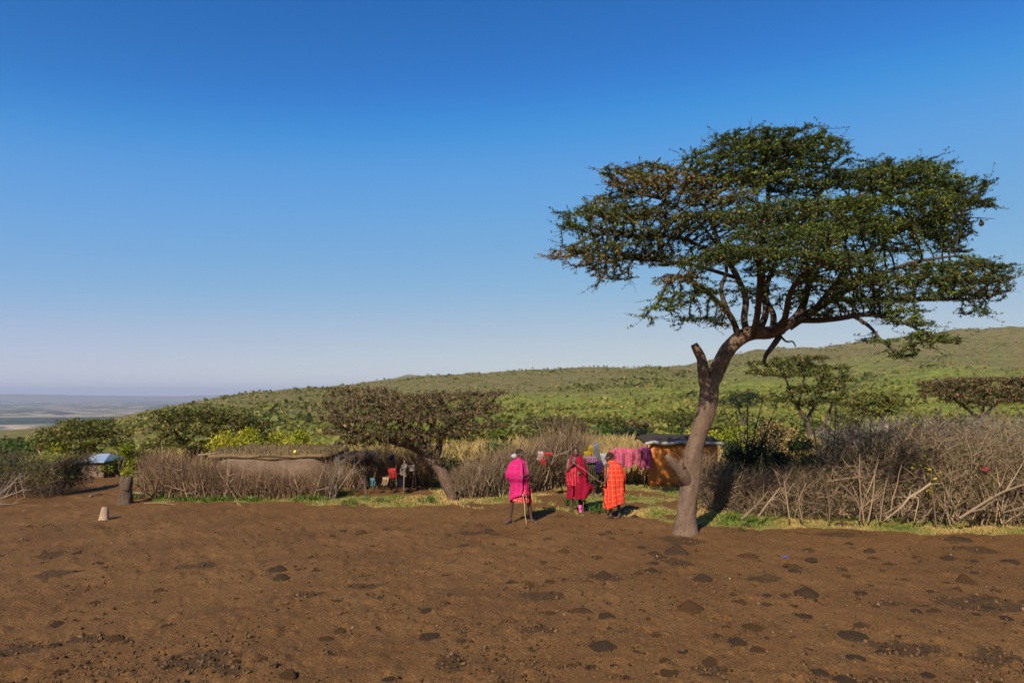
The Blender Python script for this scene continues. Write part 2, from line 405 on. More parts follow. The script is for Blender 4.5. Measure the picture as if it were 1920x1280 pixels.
rf = np.exp(np.arange(math.log(27.6), math.log(46000.0), .034))
h_ = polar_sheet('hills', azf, rf, lambda x, y: terrain(x, y) - .05 * sstep(30, 29, np.hypot(x, y)), {'s': s_attr, 'plain': plain_attr}, M_hill)
tag(h_, kind='structure')

def ridge_hill(name, px0, px1, r, hfun, depth, m, n_=160):
    """a long hill standing on the plain"""
    azs = np.linspace(elev(px0, 740)[0], elev(px1, 740)[0], n_); u = np.linspace(-1, 1, 15)
    A, U = np.meshgrid(azs, u); R = r + U * depth
    X = R * np.sin(A); Y = R * np.cos(A)
    px = np.linspace(px0, px1, n_)[None, :] + 0 * U
    H = hfun(px) * np.cos(U * pi / 2) ** 1.3 + (fbm(X / (r * .03), Y / (r * .03), 3, 3) - .5) * .12 * hfun(px) * (1 - U ** 2)
    V = np.stack([X, Y, PLAIN - 15 + H], -1).reshape(-1, 3)
    i = np.arange(14)[:, None] * n_; j = np.arange(n_ - 1)[None, :]
    Fq = np.stack([i + j, i + j + 1, i + n_ + j + 1, i + n_ + j], -1).reshape(-1, 4)[:, ::-1]
    me = mesh_np(name, V, [Fq], {'s': np.ones(len(V)), 'plain': np.zeros(len(V))})
    o = link(name, me, m); tag(o, kind='structure'); return o
ridge_hill('distant_hills', -900, 1200, 24000, lambda p: 135 + 75 * fbm(p / 160, p * 0, 6, 3) + 30 * np.exp(-((p - 300) / 110) ** 2), 1500, M_hill, 300)
ridge_hill('far_hill', 560, 1040, 4300, lambda p: 30 + 268 * np.exp(-((p - 765) / 135) ** 2), 900, M_hill, 120)

# far shrubs on the hillsides, one mass nobody could count
def shrub_mass():
    N = 78000; rng = np.random.default_rng(3)
    px = rng.uniform(-300, 2250, N); a = np.arctan((px - 960) / F)
    D = np.interp(a, _az, _D); r = 75 * (D / 75) ** (rng.random(N) ** .62); r = np.minimum(r * 1.0, D * 1.02)
    x = r * np.sin(a); y = r * np.cos(a)
    cl = fbm(x / 55, y / 80, 61, 4) * .7 + fbm(x / 12, y / 18, 66, 3) * .3; keep = sstep(.40, .60, cl) * .62 + .13 > rng.random(N)
    x, y, r, px, cl = x[keep], y[keep], r[keep], px[keep], cl[keep]; N = len(x)
    pr = rng.uniform(225, 1900, 420); ar = np.arctan((pr - 960) / F); Dr = np.interp(ar, _az, _D) * rng.uniform(.93, 1.0, 420)
    x = np.r_[x, Dr * np.sin(ar)]; y = np.r_[y, Dr * np.cos(ar)]; r = np.r_[r, Dr]; cl = np.r_[cl, np.full(420, .7)]; M_ = N; N = len(x)
    z = terrain(x, y); size = (0.42 + rng.random(N) ** 2.5 * 1.3) * np.clip(r / 260, .55, 1.25) * (1 + .8 * sstep(.52, .68, cl)) * rng.uniform(.6, 1.25, N); size[M_:] = rng.uniform(.9, 2.6, 420)
    K = 5
    o = rng.normal(size=(N, K, 3)); o = unit(o) * (rng.random((N, K, 1)) ** .4); o[..., 2] = np.abs(o[..., 2]) * .75
    C = np.stack([x, y, z + size * .15], -1)[:, None] + o * size[:, None, None]
    base = (.50 - sstep(.45, .65, cl) * .40 + rng.random(N) ** 2 * .42)[:, None]; rr = np.clip(.05 + base + rng.random((N, K)) * .25, 0, .72)
    return leaves(C.reshape(-1, 3), np.repeat(size * .52, K), rr.ravel(), up=.4, asp=.75, rng=rng)
V, fs, rr = shrub_mass()
o = link('hillside_shrubs', mesh_np('hillside_shrubs', V, fs, {'rnd': rr}, False), M_olive_leaf)
tag(o, 'low olive green shrubs dotted over the far hillsides', 'shrubs', kind='stuff')

# air between here and the far plain
def make_haze():
    bm = bmesh.new(); bmesh.ops.create_cube(bm, size=1.0)
    me = bpy.data.meshes.new('haze'); 
    z0, z1 = -205.0, 260.0
    for v in bm.verts: v.co = (v.co.x * 62000, v.co.y * 62000, z0 + (v.co.z + .5) * (z1 - z0))
    bm.to_mesh(me); bm.free()
    m = bpy.data.materials.new('haze_air'); m.use_nodes = True; n = m.node_tree; n.nodes.clear()
    o_ = n.nodes.new('ShaderNodeOutputMaterial'); v = n.nodes.new('ShaderNodeVolumePrincipled')
    v.inputs['Color'].default_value = (.60, .66, .82, 1); v.inputs['Density'].default_value = 5.5e-5; v.inputs['Anisotropy'].default_value = 0.0
    n.links.new(v.outputs[0], o_.inputs['Volume'])
    o = link('haze', me, m); tag(o, kind='stuff', label='pale blue haze fading the far plain and hills', cat='haze'); return o
make_haze()

# ================================================================== TREES
def colonise(seedP, seedpar, A, step=.16, infl=1.6, kill=.26, iters=90, flat=.75, jitter=.25, rng=None):
    """space colonisation; returns node positions, parents"""
    rng = rng or RNG
    Pn = [np.array(p, float) for p in seedP]; par = list(seedpar)
    A = np.array(A, float); Nn = np.array(Pn)
    d = np.full(len(A), 1e9); idx = np.zeros(len(A), int)
    def upd(new, base):
        nonlocal d, idx
        for c in range(0, len(new), 400):
            dd = np.linalg.norm(A[:, None] - new[None, c:c + 400], axis=2); m = dd.argmin(1); v = dd[np.arange(len(A)), m]
            k = v < d; d[k] = v[k]; idx[k] = base + c + m[k]
    upd(Nn, 0)
    for it in range(iters):
        act = (d > kill) & (d < infl)
        if not act.any():
            if (d > kill).sum() < 5: break
            infl *= 1.5
            if infl > 12: break
            continue
        tgt = idx[act]; allP = np.array(Pn)
        dirs = unit(A[act] - allP[tgt]); acc = np.zeros_like(allP); np.add.at(acc, tgt, dirs)
        who = np.unique(tgt); v = acc[who] + rng.normal(size=(len(who), 3)) * jitter
        v[:, 2] *= flat; v = unit(v); new = allP[who] + v * step
        base = len(Pn)
        for k, q in enumerate(new): Pn.append(q); par.append(int(who[k]))
        alive = d > kill
        A = A[alive]; d = d[alive]; idx = idx[alive]
        upd(new, base)
        if len(A) == 0 or len(Pn) > 26000: break
    return np.array(Pn), np.array(par)

def twig_mesh(Pn, par, nseed, r0=.0045, pw=.42, rmax=.09, sides=4):
    n = len(Pn); cnt = np.ones(n)
    for i in range(n - 1, nseed - 1, -1):
        if par[i] >= 0: cnt[par[i]] += cnt[i]
    rad = np.minimum(r0 * cnt ** pw, rmax)
    i = np.arange(nseed, n); p = par[i]
    rp = np.where(p >= nseed, rad[p], rad[i] * 1.15)
    V, fs, rr = tubes(np.stack([Pn[p], Pn[i]], 1), np.stack([np.minimum(rp, rad[i] * 1.7), rad[i]], 1), sides)
    return V, fs, rr, rad

def pad_points(pads, rng):
    """pads: (px,py,Y, rx_px, rz_px, depth_m, n, brown)"""
    A = []; B = []
    for px, py, Y, rx, rz, ry, n_, br in pads:
        c = P(px, py, Y); k = Y / F
        u = rng.normal(size=(n_, 3)); u = unit(u) * rng.random((n_, 1)) ** .38
        q = np.array(c) + u * np.array([rx * k, ry, rz * k]); sh_ = u[:, 1] * ry / Y * .65; q[:, 0] += sh_ * c.x; q[:, 2] += sh_ * (c.z - CAMZ); A.append(q); B.append(np.full(n_, br))
    return np.concatenate(A), np.concatenate(B)

def crown_leaves(Pn, par, rad, nseed, rthr, per, size, spread, browner, rng, flat=.55, rlo=0, rhi=.72, asp=.55):
    i = np.arange(nseed, len(Pn)); i = i[rad[i] < rthr]
    a = Pn[par[i]]; b_ = Pn[i]
    t = rng.random((len(i), per, 1)); C = a[:, None] * (1 - t) + b_[:, None] * t
    off = rng.normal(size=C.shape) * spread; off[..., 2] = off[..., 2] * flat + spread * .35
    C = C + off
    tone = fbm(b_[:, 0] * 1.7, b_[:, 1] * 1.7 + b_[:, 2] * 2.3, 41, 3)[:, None]
    r = rlo + (rhi - rlo) * np.clip((tone - .3) * 1.5 + rng.normal(size=(len(i), per)) * .2, 0, 1)
    br = browner(b_)[:, None]
    r = np.where(rng.random(r.shape) < br, .78 + .22 * rng.random(r.shape), r)
    return leaves(C.reshape(-1, 3), np.full(C.shape[0] * per, size), r.ravel(), up=.35, asp=asp, rng=rng)

M_bark_brown = bark('brown_rough_bark', (0.0562, 0.0338, 0.0225), (0.1425, 0.0900, 0.0585))

def main_tree():
    rng = np.random.default_rng(11)
    base = G(1286, 992)
    root = thing('acacia_tree', base, 'tall flat topped acacia with a curved pale trunk at the edge of the dirt', 'tree')
    L = lambda px, py, Y: np.array(P(px, py, Y) - base)
    k = 1 / 85.0
    trunk = [(1286, 1012, 15.1, 36), (1286, 992, 15.1, 25), (1287, 968, 15.1, 20.5), (1291, 930, 15.1, 18.5), (1295, 890, 15.1, 19), (1300, 850, 15.05, 18), (1310, 815, 15.05, 17), (1322, 780, 15, 17.5),
             (1328, 750, 15, 19), (1332, 722, 15, 18), (1342, 700, 15, 15.5), (1352, 678, 14.95, 15), (1365, 655, 14.9, 15), (1384, 636, 14.9, 15), (1410, 624, 14.9, 14.5), (1440, 624, 14.9, 13), (1466, 616, 14.95, 12)]
    def limb(name, pts, seed, m=M_bark, sides=16, lump=.07, parent=root):
        V, fs, r = bark_tube([L(a, b_, c) for a, b_, c, q in pts], [q * k * (.9 if name != 'limb' else 1) for *_, q in pts], sides, 5, lump, seed)
        return link(name, mesh_np(name, V, fs), m, parent)
    limb('trunk', trunk, 1, sides=28, lump=.085)
    s1 = limb('broken_limb', [(1330, 752, 15.0, 11), (1321, 718, 14.93, 12), (1318, 690, 14.8, 11.5), (1315, 672, 14.8, 9.5), (1307, 656, 14.8, 9), (1301, 645, 14.8, 7)], 2)
    s1['label'] = 'snapped vertical limb with a dark end'
    s2 = limb('cut_stub', [(1290, 905, 15.05, 12), (1280, 890, 14.9, 12), (1268, 876, 14.8, 10.5), (1257, 862, 14.7, 8), (1250, 852, 14.7, 5)], 3)
    s2['label'] = 'short cut stub low on the trunk'
    limb('cut_stub', [(1278, 893, 14.9, 8), (1276, 878, 14.8, 6.5), (1279, 862, 14.75, 4)], 9)
    # main limbs, drawn (also the seeds of the twigs)
    LM = [
        [(1386, 640, 14.9, 8.5), (1378, 610, 14.7, 7), (1368, 590, 14.5, 6.5), (1345, 565, 14.2, 5.5), (1318, 540, 13.9, 4.5), (1290, 522, 13.5, 3), (1255, 515, 13.1, 2)],
        [(1372, 600, 14.5, 6), (1352, 545, 14.6, 5), (1362, 500, 14.8, 4), (1330, 440, 15, 3.2), (1290, 400, 15, 2.4), (1240, 372, 15, 1.8)],
        [(1405, 632, 14.9, 9), (1395, 600, 15.1, 8), (1398, 560, 15.2, 7.5), (1382, 520, 15.2, 6.5), (1352, 465, 15.2, 5.5), (1335, 420, 15.1, 4.5), (1318, 385, 15, 3.5), (1270, 340, 15, 2)],
        [(1412, 628, 14.8, 8), (1420, 590, 14.3, 7), (1424, 550, 13.8, 6.5), (1424, 510, 13.2, 5.5), (1415, 480, 12.6, 4), (1390, 465, 12.0, 2.6), (1350, 460, 11.6, 1.6)],
        [(1420, 626, 15, 8.5), (1436, 585, 15.2, 8), (1430, 530, 15.3, 7.5), (1425, 470, 15.3, 6.5), (1440, 410, 15.3, 5.5), (1440, 350, 15.3, 4.5), (1450, 300, 15.3, 3), (1440, 265, 15.3, 2)],
        [(1448, 626, 14.9, 8), (1450, 590, 15.1, 7), (1436, 555, 15.3, 6.5), (1450, 500, 15.6, 5.5), (1490, 440, 16, 4.8), (1530, 380, 16.2, 4), (1560, 320, 16.3, 2.5)],
        [(1440, 624, 14.9, 8), (1470, 600, 14.3, 7), (1480, 555, 13.6, 6), (1500, 520, 13, 5), (1530, 500, 12.4, 3.5), (1570, 505, 11.9, 2.2)],
        [(1466, 616, 14.95, 11), (1492, 596, 15, 10), (1506, 572, 15, 9), (1514, 540, 15.1, 8), (1530, 500, 15.3, 6.5), (1560, 450, 15.5, 5.5), (1610, 400, 15.7, 4.5), (1660, 360, 15.8, 3)],
        [(1478, 612, 14.95, 11), (1510, 592, 14.8, 10), (1540, 572, 14.7, 8.5), (1575, 552, 14.6, 7), (1610, 530, 14.6, 6), (1660, 510, 14.6, 5), (1720, 490, 14.6, 3.8), (1790, 480, 14.6, 2)],
        [(1530, 578, 14.75, 7), (1560, 540, 15.2, 6), (1600, 490, 15.6, 5.2), (1660, 450, 16, 4.5), (1730, 415, 16.3, 3.5), (1800, 390, 16.4, 2)],
        [(1500, 600, 14.8, 8), (1540, 600, 14.3, 6.5), (1580, 596, 13.9, 5.5), (1620, 590, 13.6, 4.8), (1665, 596, 13.3, 3.6), (1715, 614, 13.1, 2.6), (1760, 640, 13, 1.6)],
        [(1600, 592, 13.8, 4.5), (1630, 612, 13.5, 3.6), (1655, 640, 13.3, 2.6), (1690, 668, 13.1, 1.5)],
        [(1560, 562, 14.6, 5.5), (1620, 560, 14.4, 5), (1680, 560, 14.2, 4.2), (1740, 562, 14.1, 3.4), (1800, 560, 14, 2.4), (1850, 560, 14, 1.5)],
        [(1462, 630, 14.9, 7.5), (1448, 650, 14.8, 6.5), (1436, 666, 14.75, 5), (1432, 682, 14.7, 3)],
        [(1462, 628, 14.8, 3), (1474, 640, 14.6, 2.2), (1486, 640, 14.5, 1.8), (1492, 650, 14.5, 1.2)],
        [(1398, 560, 15.2, 6), (1376, 505, 15.0, 5), (1330, 470, 14.8, 4.2), (1270, 445, 14.6, 3.4), (1200, 440, 14.5, 2.6), (1130, 440, 14.5, 1.8)],
        [(1378, 520, 15.2, 5), (1310, 500, 15.3, 4.2), (1240, 490, 15.3, 3.4), (1170, 485, 15.3, 2.6), (1100, 480, 15.3, 1.6)],
    ]
    SP_, SPar = [], []
    for i, pts in enumerate(LM):
        limb('limb', [(a, b_, c, q * .8) for a, b_, c, q in pts], 20 + i, M_bark_dark if i not in (0,) else M_bark_dark, 10, .05)
        p, r = catmull([L(a, b_, c) for a, b_, c, q in pts], [q for *_, q in pts], 5)
        if i in (13,): continue
        for q in p[5:]: SP_.append(q); SPar.append(-1)
    pads = [
        (1450, 262, 15.3, 128, 22, 1.9, 260, .02), (1400, 288, 15.0, 130, 20, 1.7, 190, .04), (1490, 292, 15.6, 118, 20, 1.9, 230, .02), (1530, 268, 15.3, 52, 14, 1.0, 60, .02), (1450, 325, 15.6, 90, 20, 1.6, 150, .04), (1560, 330, 15.5, 60, 16, 1.2, 60, .1),
        (1345, 318, 14.8, 75, 18, 1.3, 110, .1), (1215, 318, 15.0, 75, 12, 1.2, 90, .25), (1160, 322, 15.0, 50, 9, .8, 45, .1), (1240, 345, 14.7, 115, 20, 1.6, 200, .6), (1330, 372, 14.4, 100, 20, 1.4, 170, .45), (1150, 372, 15, 60, 10, 1.0, 60, .35),
        (1125, 398, 15.0, 72, 11, 1.2, 90, .12), (1185, 402, 14.8, 95, 16, 1.4, 130, .3), (1080, 425, 15.0, 42, 8, .7, 34, .05), (1150, 432, 15, 90, 14, 1.4, 110, .2), (1075, 400, 15, 40, 7, .6, 22, .05),
        (1100, 468, 15.1, 62, 13, 1.1, 85, .35), (1055, 484, 15.1, 32, 8, .5, 26, .9), (1170, 470, 15.2, 95, 15, 1.5, 120, .25), (1130, 500, 15.1, 62, 12, 1.0, 60, .6), (1240, 440, 15, 80, 22, 1.6, 100, .2), (1250, 490, 15.2, 70, 14, 1.3, 60, .25),
        (1390, 408, 13.6, 110, 22, 1.2, 190, .15), (1480, 390, 13.8, 100, 20, 1.3, 170, .15), (1290, 408, 14.2, 70, 16, 1.1, 70, .3), (1560, 385, 14.0, 105, 22, 1.4, 200, .04),
        (1430, 440, 12.8, 80, 18, 1.0, 100, .04), (1520, 438, 13.0, 100, 20, 1.2, 170, .04), (1600, 430, 13.8, 85, 20, 1.3, 150, .06),
        (1400, 476, 12.0, 105, 15, 1.0, 180, .03), (1335, 492, 12.2, 75, 13, .9, 110, .12), (1490, 478, 12.2, 95, 16, 1.0, 170, .03), (1570, 486, 12.6, 85, 16, 1.1, 130, .05), (1460, 510, 12.8, 70, 12, .9, 60, .05),
        (1690, 312, 15.8, 105, 13, 1.5, 130, .02), (1680, 335, 15.6, 130, 20, 1.9, 260, .03), (1770, 348, 15.8, 90, 16, 1.5, 160, .03), (1620, 345, 15.5, 80, 18, 1.5, 130, .06), (1700, 378, 15.2, 140, 18, 1.8, 250, .05), (1800, 382, 15.8, 62, 12, 1.2, 90, .1), (1850, 388, 15.8, 30, 6, .5, 22, .1),
        (1720, 415, 16.2, 110, 20, 1.8, 230, .04), (1650, 425, 15.6, 80, 18, 1.5, 130, .05), (1760, 445, 16.3, 70, 18, 1.3, 120, .04), (1790, 470, 16, 36, 10, .7, 36, .2), (1690, 470, 15.6, 60, 9, 1.0, 36, .05),
        (1790, 500, 14.4, 95, 12, 1.2, 130, .12), (1850, 495, 14.2, 52, 8, .8, 56, .03), (1820, 525, 14.2, 80, 14, 1.2, 140, .15), (1740, 525, 14.3, 70, 14, 1.1, 110, .12), (1870, 510, 14.2, 38, 8, .6, 32, .04), (1810, 555, 14.1, 78, 12, 1.0, 90, .06), (1870, 548, 14.1, 26, 7, .5, 24, .03), (1750, 555, 14.2, 60, 10, .8, 50, .05), (1828, 588, 13.9, 40, 7, .5, 26, .03),
        (1570, 530, 13.2, 95, 13, 1.1, 110, .15), (1640, 520, 13.8, 75, 14, 1.0, 80, .12), (1610, 565, 13.6, 80, 13, .9, 60, .08), (1680, 580, 13.4, 55, 12, .8, 44, .04), (1550, 590, 14.2, 45, 10, .7, 26, .05),
        (1745, 626, 13.0, 45, 8, .5, 32, .05), (1775, 645, 13, 32, 7, .4, 18, .08), (1650, 640, 13.3, 32, 10, .5, 18, .04), (1692, 668, 13.1, 34, 8, .4, 18, .04), (1720, 655, 13.1, 30, 5, .3, 8, .04),
        (1270, 560, 13.0, 52, 12, .6, 40, .06), (1240, 580, 12.9, 45, 8, .5, 24, .06), (1215, 600, 12.9, 18, 4, .2, 8, .02), (1280, 530, 13.2, 60, 10, .6, 36, .55), (1320, 550, 13.4, 40, 12, .5, 24, .08), (1350, 610, 14, 26, 10, .4, 9, .35),
        (1430, 342, 15.0, 105, 16, 1.5, 90, .12), (1500, 352, 15.4, 90, 16, 1.4, 80, .04), (1350, 345, 14.8, 80, 14, 1.3, 60, .3), (1480, 420, 14.4, 110, 18, 1.3, 90, .05), (1580, 410, 14.8, 100, 18, 1.3, 100, .04), (1700, 605, 13.2, 60, 10, .6, 40, .05), (1740, 640, 13.0, 50, 9, .5, 34, .05), (1690, 560, 14.2, 90, 12, .9, 60, .05), (1300, 600, 13.4, 50, 10, .6, 24, .1),
        (1450, 545, 14.2, 120, 34, 1.0, 34, .1), (1600, 560, 14.6, 110, 26, 1.0, 22, .1), (1340, 470, 14.8, 90, 40, 1.0, 34, .1), (1560, 470, 14.6, 110, 34, 1.2, 60, .05), (1700, 555, 14.3, 100, 26, .9, 30, .05),
        (1115, 545, 15.1, 14, 5, .2, 4, .3), (1150, 520, 15.1, 50, 8, .6, 22, .5),
    ]
    pads = [(a, b_, c, d_, e_ * .78, f_, int(n_ * 2.3), h_) for a, b_, c, d_, e_, f_, n_, h_ in pads]
    A, Bn = pad_points(pads, rng); Bn = Bn * .85; A = A - np.array(base)
    Pn, par = colonise(SP_, SPar, A, step=.11, infl=1.5, kill=.12, iters=130, flat=.42, jitter=.18, rng=rng)
    ns = len(SP_)
    V, fs, rr, rad = twig_mesh(Pn, par, ns, .0048, .40, .05, 4)
    # extra bare side twigs
    i = np.arange(ns, len(Pn)); i = i[rng.random(len(i)) < .75]; d0 = unit(Pn[i] - Pn[par[i]]); s = rng.normal(size=(len(i), 3)); s[:, 2] = s[:, 2] * .28 + .06; d0[:, 2] *= .5
    e = Pn[i] + unit(d0 + s * .8) * (.10 + .42 * rng.random((len(i), 1)) ** 2.2); mid = (Pn[i] + e) / 2 + rng.normal(size=e.shape) * .015
    ex = tubes(np.stack([Pn[i], mid, e], 1), np.stack([np.full(len(i), .0052), np.full(len(i), .004), np.full(len(i), .002)], 1), 3)
    V, fs, rr = merge([(V, fs, rr), ex])
    tw = link('twigs', mesh_np('twigs', V, fs, {'rnd': rr}), M_darktwig, root); tw['kind'] = 'stuff'
    kd = kdtree.KDTree(len(A))
    for q, a in enumerate(A): kd.insert(a, q)
    kd.balance()
    def browner(p): return np.array([Bn[kd.find(Vector(q))[1]] for q in p])
    lv = crown_leaves(Pn, par, rad, ns, .018, 15, .0295, .028, browner, rng, asp=.36)
    tt = rng.random((len(i), 10, 1)) ** .8; Cx = Pn[i][:, None] * (1 - tt) + e[:, None] * tt + rng.normal(size=(len(i), 10, 3)) * np.array([.020, .020, .014])
    tone = np.clip(fbm(e[:, 0] * 1.7, e[:, 1] * 1.7 + e[:, 2] * 2.3, 41, 3)[:, None] * 1.5 - .45 + rng.normal(size=(len(i), 10)) * .18, 0, 1) * .72
    br = browner(e)[:, None]; tone = np.where(rng.random(tone.shape) < br, .78 + .22 * rng.random(tone.shape), tone)
    l2 = leaves(Cx.reshape(-1, 3), np.full(Cx.shape[0] * 10, .030), tone.ravel(), up=.35, asp=.36, rng=rng)
    V, fs, rr = merge([lv, l2])
    cr = link('crown', mesh_np('crown', V, fs, {'rnd': rr}, False), M_acacia_leaf, root); cr['kind'] = 'stuff'
    print('main tree', len(Pn), 'leaves', len(rr) // 4)
    # hanging nest-like pod on a bare twig at the right
    v, f_, r_ = bark_tube([L(1822, 408, 15.6), L(1845, 409, 15.6), L(1866, 410, 15.6)], [.012, .009, .004], 5, 3, 0, 1)
    link('bare_twig', mesh_np('bare_twig', v, f_), M_bark_dark, root)
    v, f_, r_ = bark_tube([L(1839, 410, 15.6), L(1839, 413, 15.6), L(1840, 417, 15.6), L(1840, 421, 15.6), L(1840, 424, 15.6)], [.006, .02, .05, .055, .02], 10, 3, .15, 4)
    link('hanging_nest', mesh_np('hanging_nest', v, f_), M_bark_dark, root)
main_tree()

# ---- smaller flat topped trees
def flat_tree(name, px, pybase, Y, pads, label, leaf, twigm=M_darktwig, trunk=None, seed=1, leafsize=.045, per=6, step=.22, kill=.26, brown=.2, cat='tree', group=None, rlo=0, rhi=.72, z=None, barkm=None, dens=1.8):
    step *= .8; kill *= .75; per = int(per * 1.4)
    rng = np.random.default_rng(seed)
    base = P(px, pybase, Y)
    if z is None: z = tz(base.x, base.y)
    base.z = z
    root = thing(name, base, label, cat, group)
    L = lambda a, b_, c: np.array(P(a, b_, c) - base)
    SPn, SPar = [], []
    for j, pts in enumerate(trunk):
        ps = [L(a, b_, c) for a, b_, c, q in pts]; rs_ = [q * pts[0][2] / F for *_, q in pts]
        if j == 0: ps = [np.array([ps[0][0], 0, -.15])] + ps; rs_ = [rs_[0] * 1.3] + rs_
        nm = 'trunk' if j == 0 else 'limb'
        V, fs, r = bark_tube(ps, rs_, 9, 4, .07, seed + j)
        link(nm, mesh_np(nm, V, fs), barkm or M_bark_dark, root)
        p, r = catmull(ps, rs_, 4)
        for q in (p[len(p) // 2:] if j == 0 else p[3:]): SPn.append(q); SPar.append(-1)
    pads = [(a, b_, c, d_, e_ * .7, f_, int(n_ * dens), h_) for a, b_, c, d_, e_, f_, n_, h_ in pads]
    A, Bn = pad_points(pads, rng); A = A - np.array(base)
    Pn, par = colonise(SPn, SPar, A, step=step, infl=1.8, kill=kill, iters=80, flat=.5, rng=rng)
    ns = len(SPn); V, fs, rr, rad = twig_mesh(Pn, par, ns, .006, .42, .06, 3)
    i = np.arange(ns, len(Pn)); s = rng.normal(size=(len(i), 3)); s[:, 2] *= .5
    e = Pn[i] + unit(unit(Pn[i] - Pn[par[i]]) + s) * rng.uniform(.1, .3, (len(i), 1)) * step / .22
    ex = tubes(np.stack([Pn[i], e], 1), np.stack([np.full(len(i), .007), np.full(len(i), .003)], 1), 3)
    V, fs, rr = merge([(V, fs, rr), ex])
    t = link('twigs', mesh_np('twigs', V, fs, {'rnd': rr}), twigm, root); t['kind'] = 'stuff'
    lv = crown_leaves(Pn, par, rad, ns, .03, per, leafsize, leafsize * 1.5, lambda p: np.full(len(p), brown), rng, rlo=rlo, rhi=rhi)
    c = link('crown', mesh_np('crown', *lv[:2], {'rnd': lv[2]}, False), leaf, root); c['kind'] = 'stuff'
    return root

# wide brown tree in the middle, leaning trunk
flat_tree('flat_topped_tree', 848, 932, 20.0,
    [(850, 822, 20.9, 55, 9, 1.1, 50, 0), (680, 832, 20.6, 60, 7, 1.1, 40, 0), (770, 745, 21.6, 165, 14, 1.6, 260, 0), (700, 762, 21.1, 110, 14, 1.5, 180, 0), (860, 740, 22.1, 90, 10, 1.2, 110, 0), (920, 735, 22.1, 40, 8, .7, 40, 0), (680, 730, 21.9, 75, 9, 1, 80, 0),
     (640, 785, 20.9, 55, 12, 1.2, 90, 0), (740, 785, 20.6, 130, 16, 1.6, 220, 0), (830, 775, 21.1, 100, 16, 1.4, 170, 0), (900, 768, 21.5, 50, 14, 1, 80, 0), (925, 800, 21.3, 32, 10, .8, 36, 0),
     (690, 815, 20.6, 90, 12, 1.4, 130, 0), (790, 812, 20.7, 100, 13, 1.3, 150, 0), (870, 800, 20.9, 60, 14, 1, 90, 0), (640, 812, 20.7, 45, 10, .9, 50, 0), (760, 835, 20.7, 50, 8, .8, 40, 0)],
    'broad flat brown crowned tree with a trunk leaning left, beside the brush fence', M_brown_leaf, M_twig_redbrown,
    [[(848, 928, 20.00, 10), (838, 905, 20.24, 12), (828, 882, 20.56, 11), (810, 862, 20.84, 12), (794, 848, 21.03, 10)],
     [(812, 864, 20.81, 8), (822, 845, 21.07, 7), (826, 820, 21.10, 5.5), (850, 795, 21.10, 4), (880, 775, 21.10, 2.5)],
     [(796, 852, 20.97, 8), (790, 830, 21.10, 7), (780, 810, 21.10, 6), (750, 790, 21.10, 4), (720, 765, 21.10, 2.5)],
     [(794, 850, 21.00, 7), (770, 838, 20.90, 5.5), (735, 828, 20.70, 4.5), (690, 815, 20.60, 3), (650, 800, 20.60, 2)],
     [(800, 846, 21.05, 6), (805, 815, 21.40, 5), (815, 780, 21.70, 4), (800, 750, 21.90, 2.5)]],
    seed=5, leafsize=.034, per=8, dens=1.9, step=.17, kill=.17, brown=.16, rhi=.5, barkm=M_bark_brown)
# left green tree
flat_tree('flat_topped_tree', 146, 886, 27.5,
    [(160, 790, 28, 62, 7, 1.2, 120, 0), (150, 806, 27.5, 85, 10, 1.4, 190, 0), (205, 808, 28, 45, 10, 1.1, 90, 0), (110, 822, 27.2, 50, 10, 1.2, 110, 0), (170, 826, 27, 75, 10, 1.4, 150, 0), (215, 832, 27.5, 40, 12, 1, 80, 0), (90, 838, 27, 38, 9, 1, 60, 0), (140, 845, 27, 55, 9, 1.1, 80, 0)],
    'olive green flat topped tree with forked dark trunk, left of the tin roofed hut', M_olive_leaf, M_darktwig,
    [[(146, 884, 27.5, 6), (148, 870, 27.5, 5)], [(148, 872, 27.5, 4), (140, 858, 27.4, 3.2), (120, 840, 27.2, 2), (100, 830, 27, 1.4)], [(149, 872, 27.5, 4), (160, 858, 27.5, 3), (172, 840, 27.6, 2.2), (185, 820, 27.8, 1.5)], [(148, 868, 27.5, 3), (150, 840, 27.6, 2.2), (150, 812, 27.8, 1.4)]],
    seed=8, leafsize=.05, per=9, dens=2.4, step=.24, kill=.24, brown=.05, rlo=.1, rhi=.95)
# dark olive tree behind the left hut
flat_tree('spreading_tree', 345, 905, 30,
    [(380, 772, 30, 95, 9, 1.6, 180, 0), (330, 788, 30, 55, 11, 1.4, 120, 0), (420, 786, 30, 85, 12, 1.6, 180, 0), (480, 796, 30.5, 50, 12, 1.2, 100, 0), (350, 808, 29.5, 72, 12, 1.6, 160, 0), (440, 812, 29.5, 80, 14, 1.5, 170, 0), (495, 822, 30, 35, 14, 1, 60, 0), (320, 830, 29.5, 45, 14, 1.3, 90, 0), (390, 835, 29.3, 80, 14, 1.4, 140, 0), (470, 842, 29.5, 55, 12, 1.2, 80, 0)],
    'low wide dark olive tree with rusty tints, behind the long mud hut', M_olive_leaf, M_darktwig,
    [[(345, 900, 30, 7), (360, 870, 30, 6), (375, 845, 30, 5)], [(370, 855, 30, 4), (345, 830, 30, 3), (320, 805, 30, 2)], [(375, 850, 30, 4), (400, 820, 30, 3), (410, 790, 30, 2)], [(375, 850, 30, 4), (430, 835, 30, 3), (480, 815, 30, 2)]],
    seed=9, leafsize=.055, per=9, dens=2.4, step=.26, kill=.26, brown=.18, rlo=0, rhi=.6)
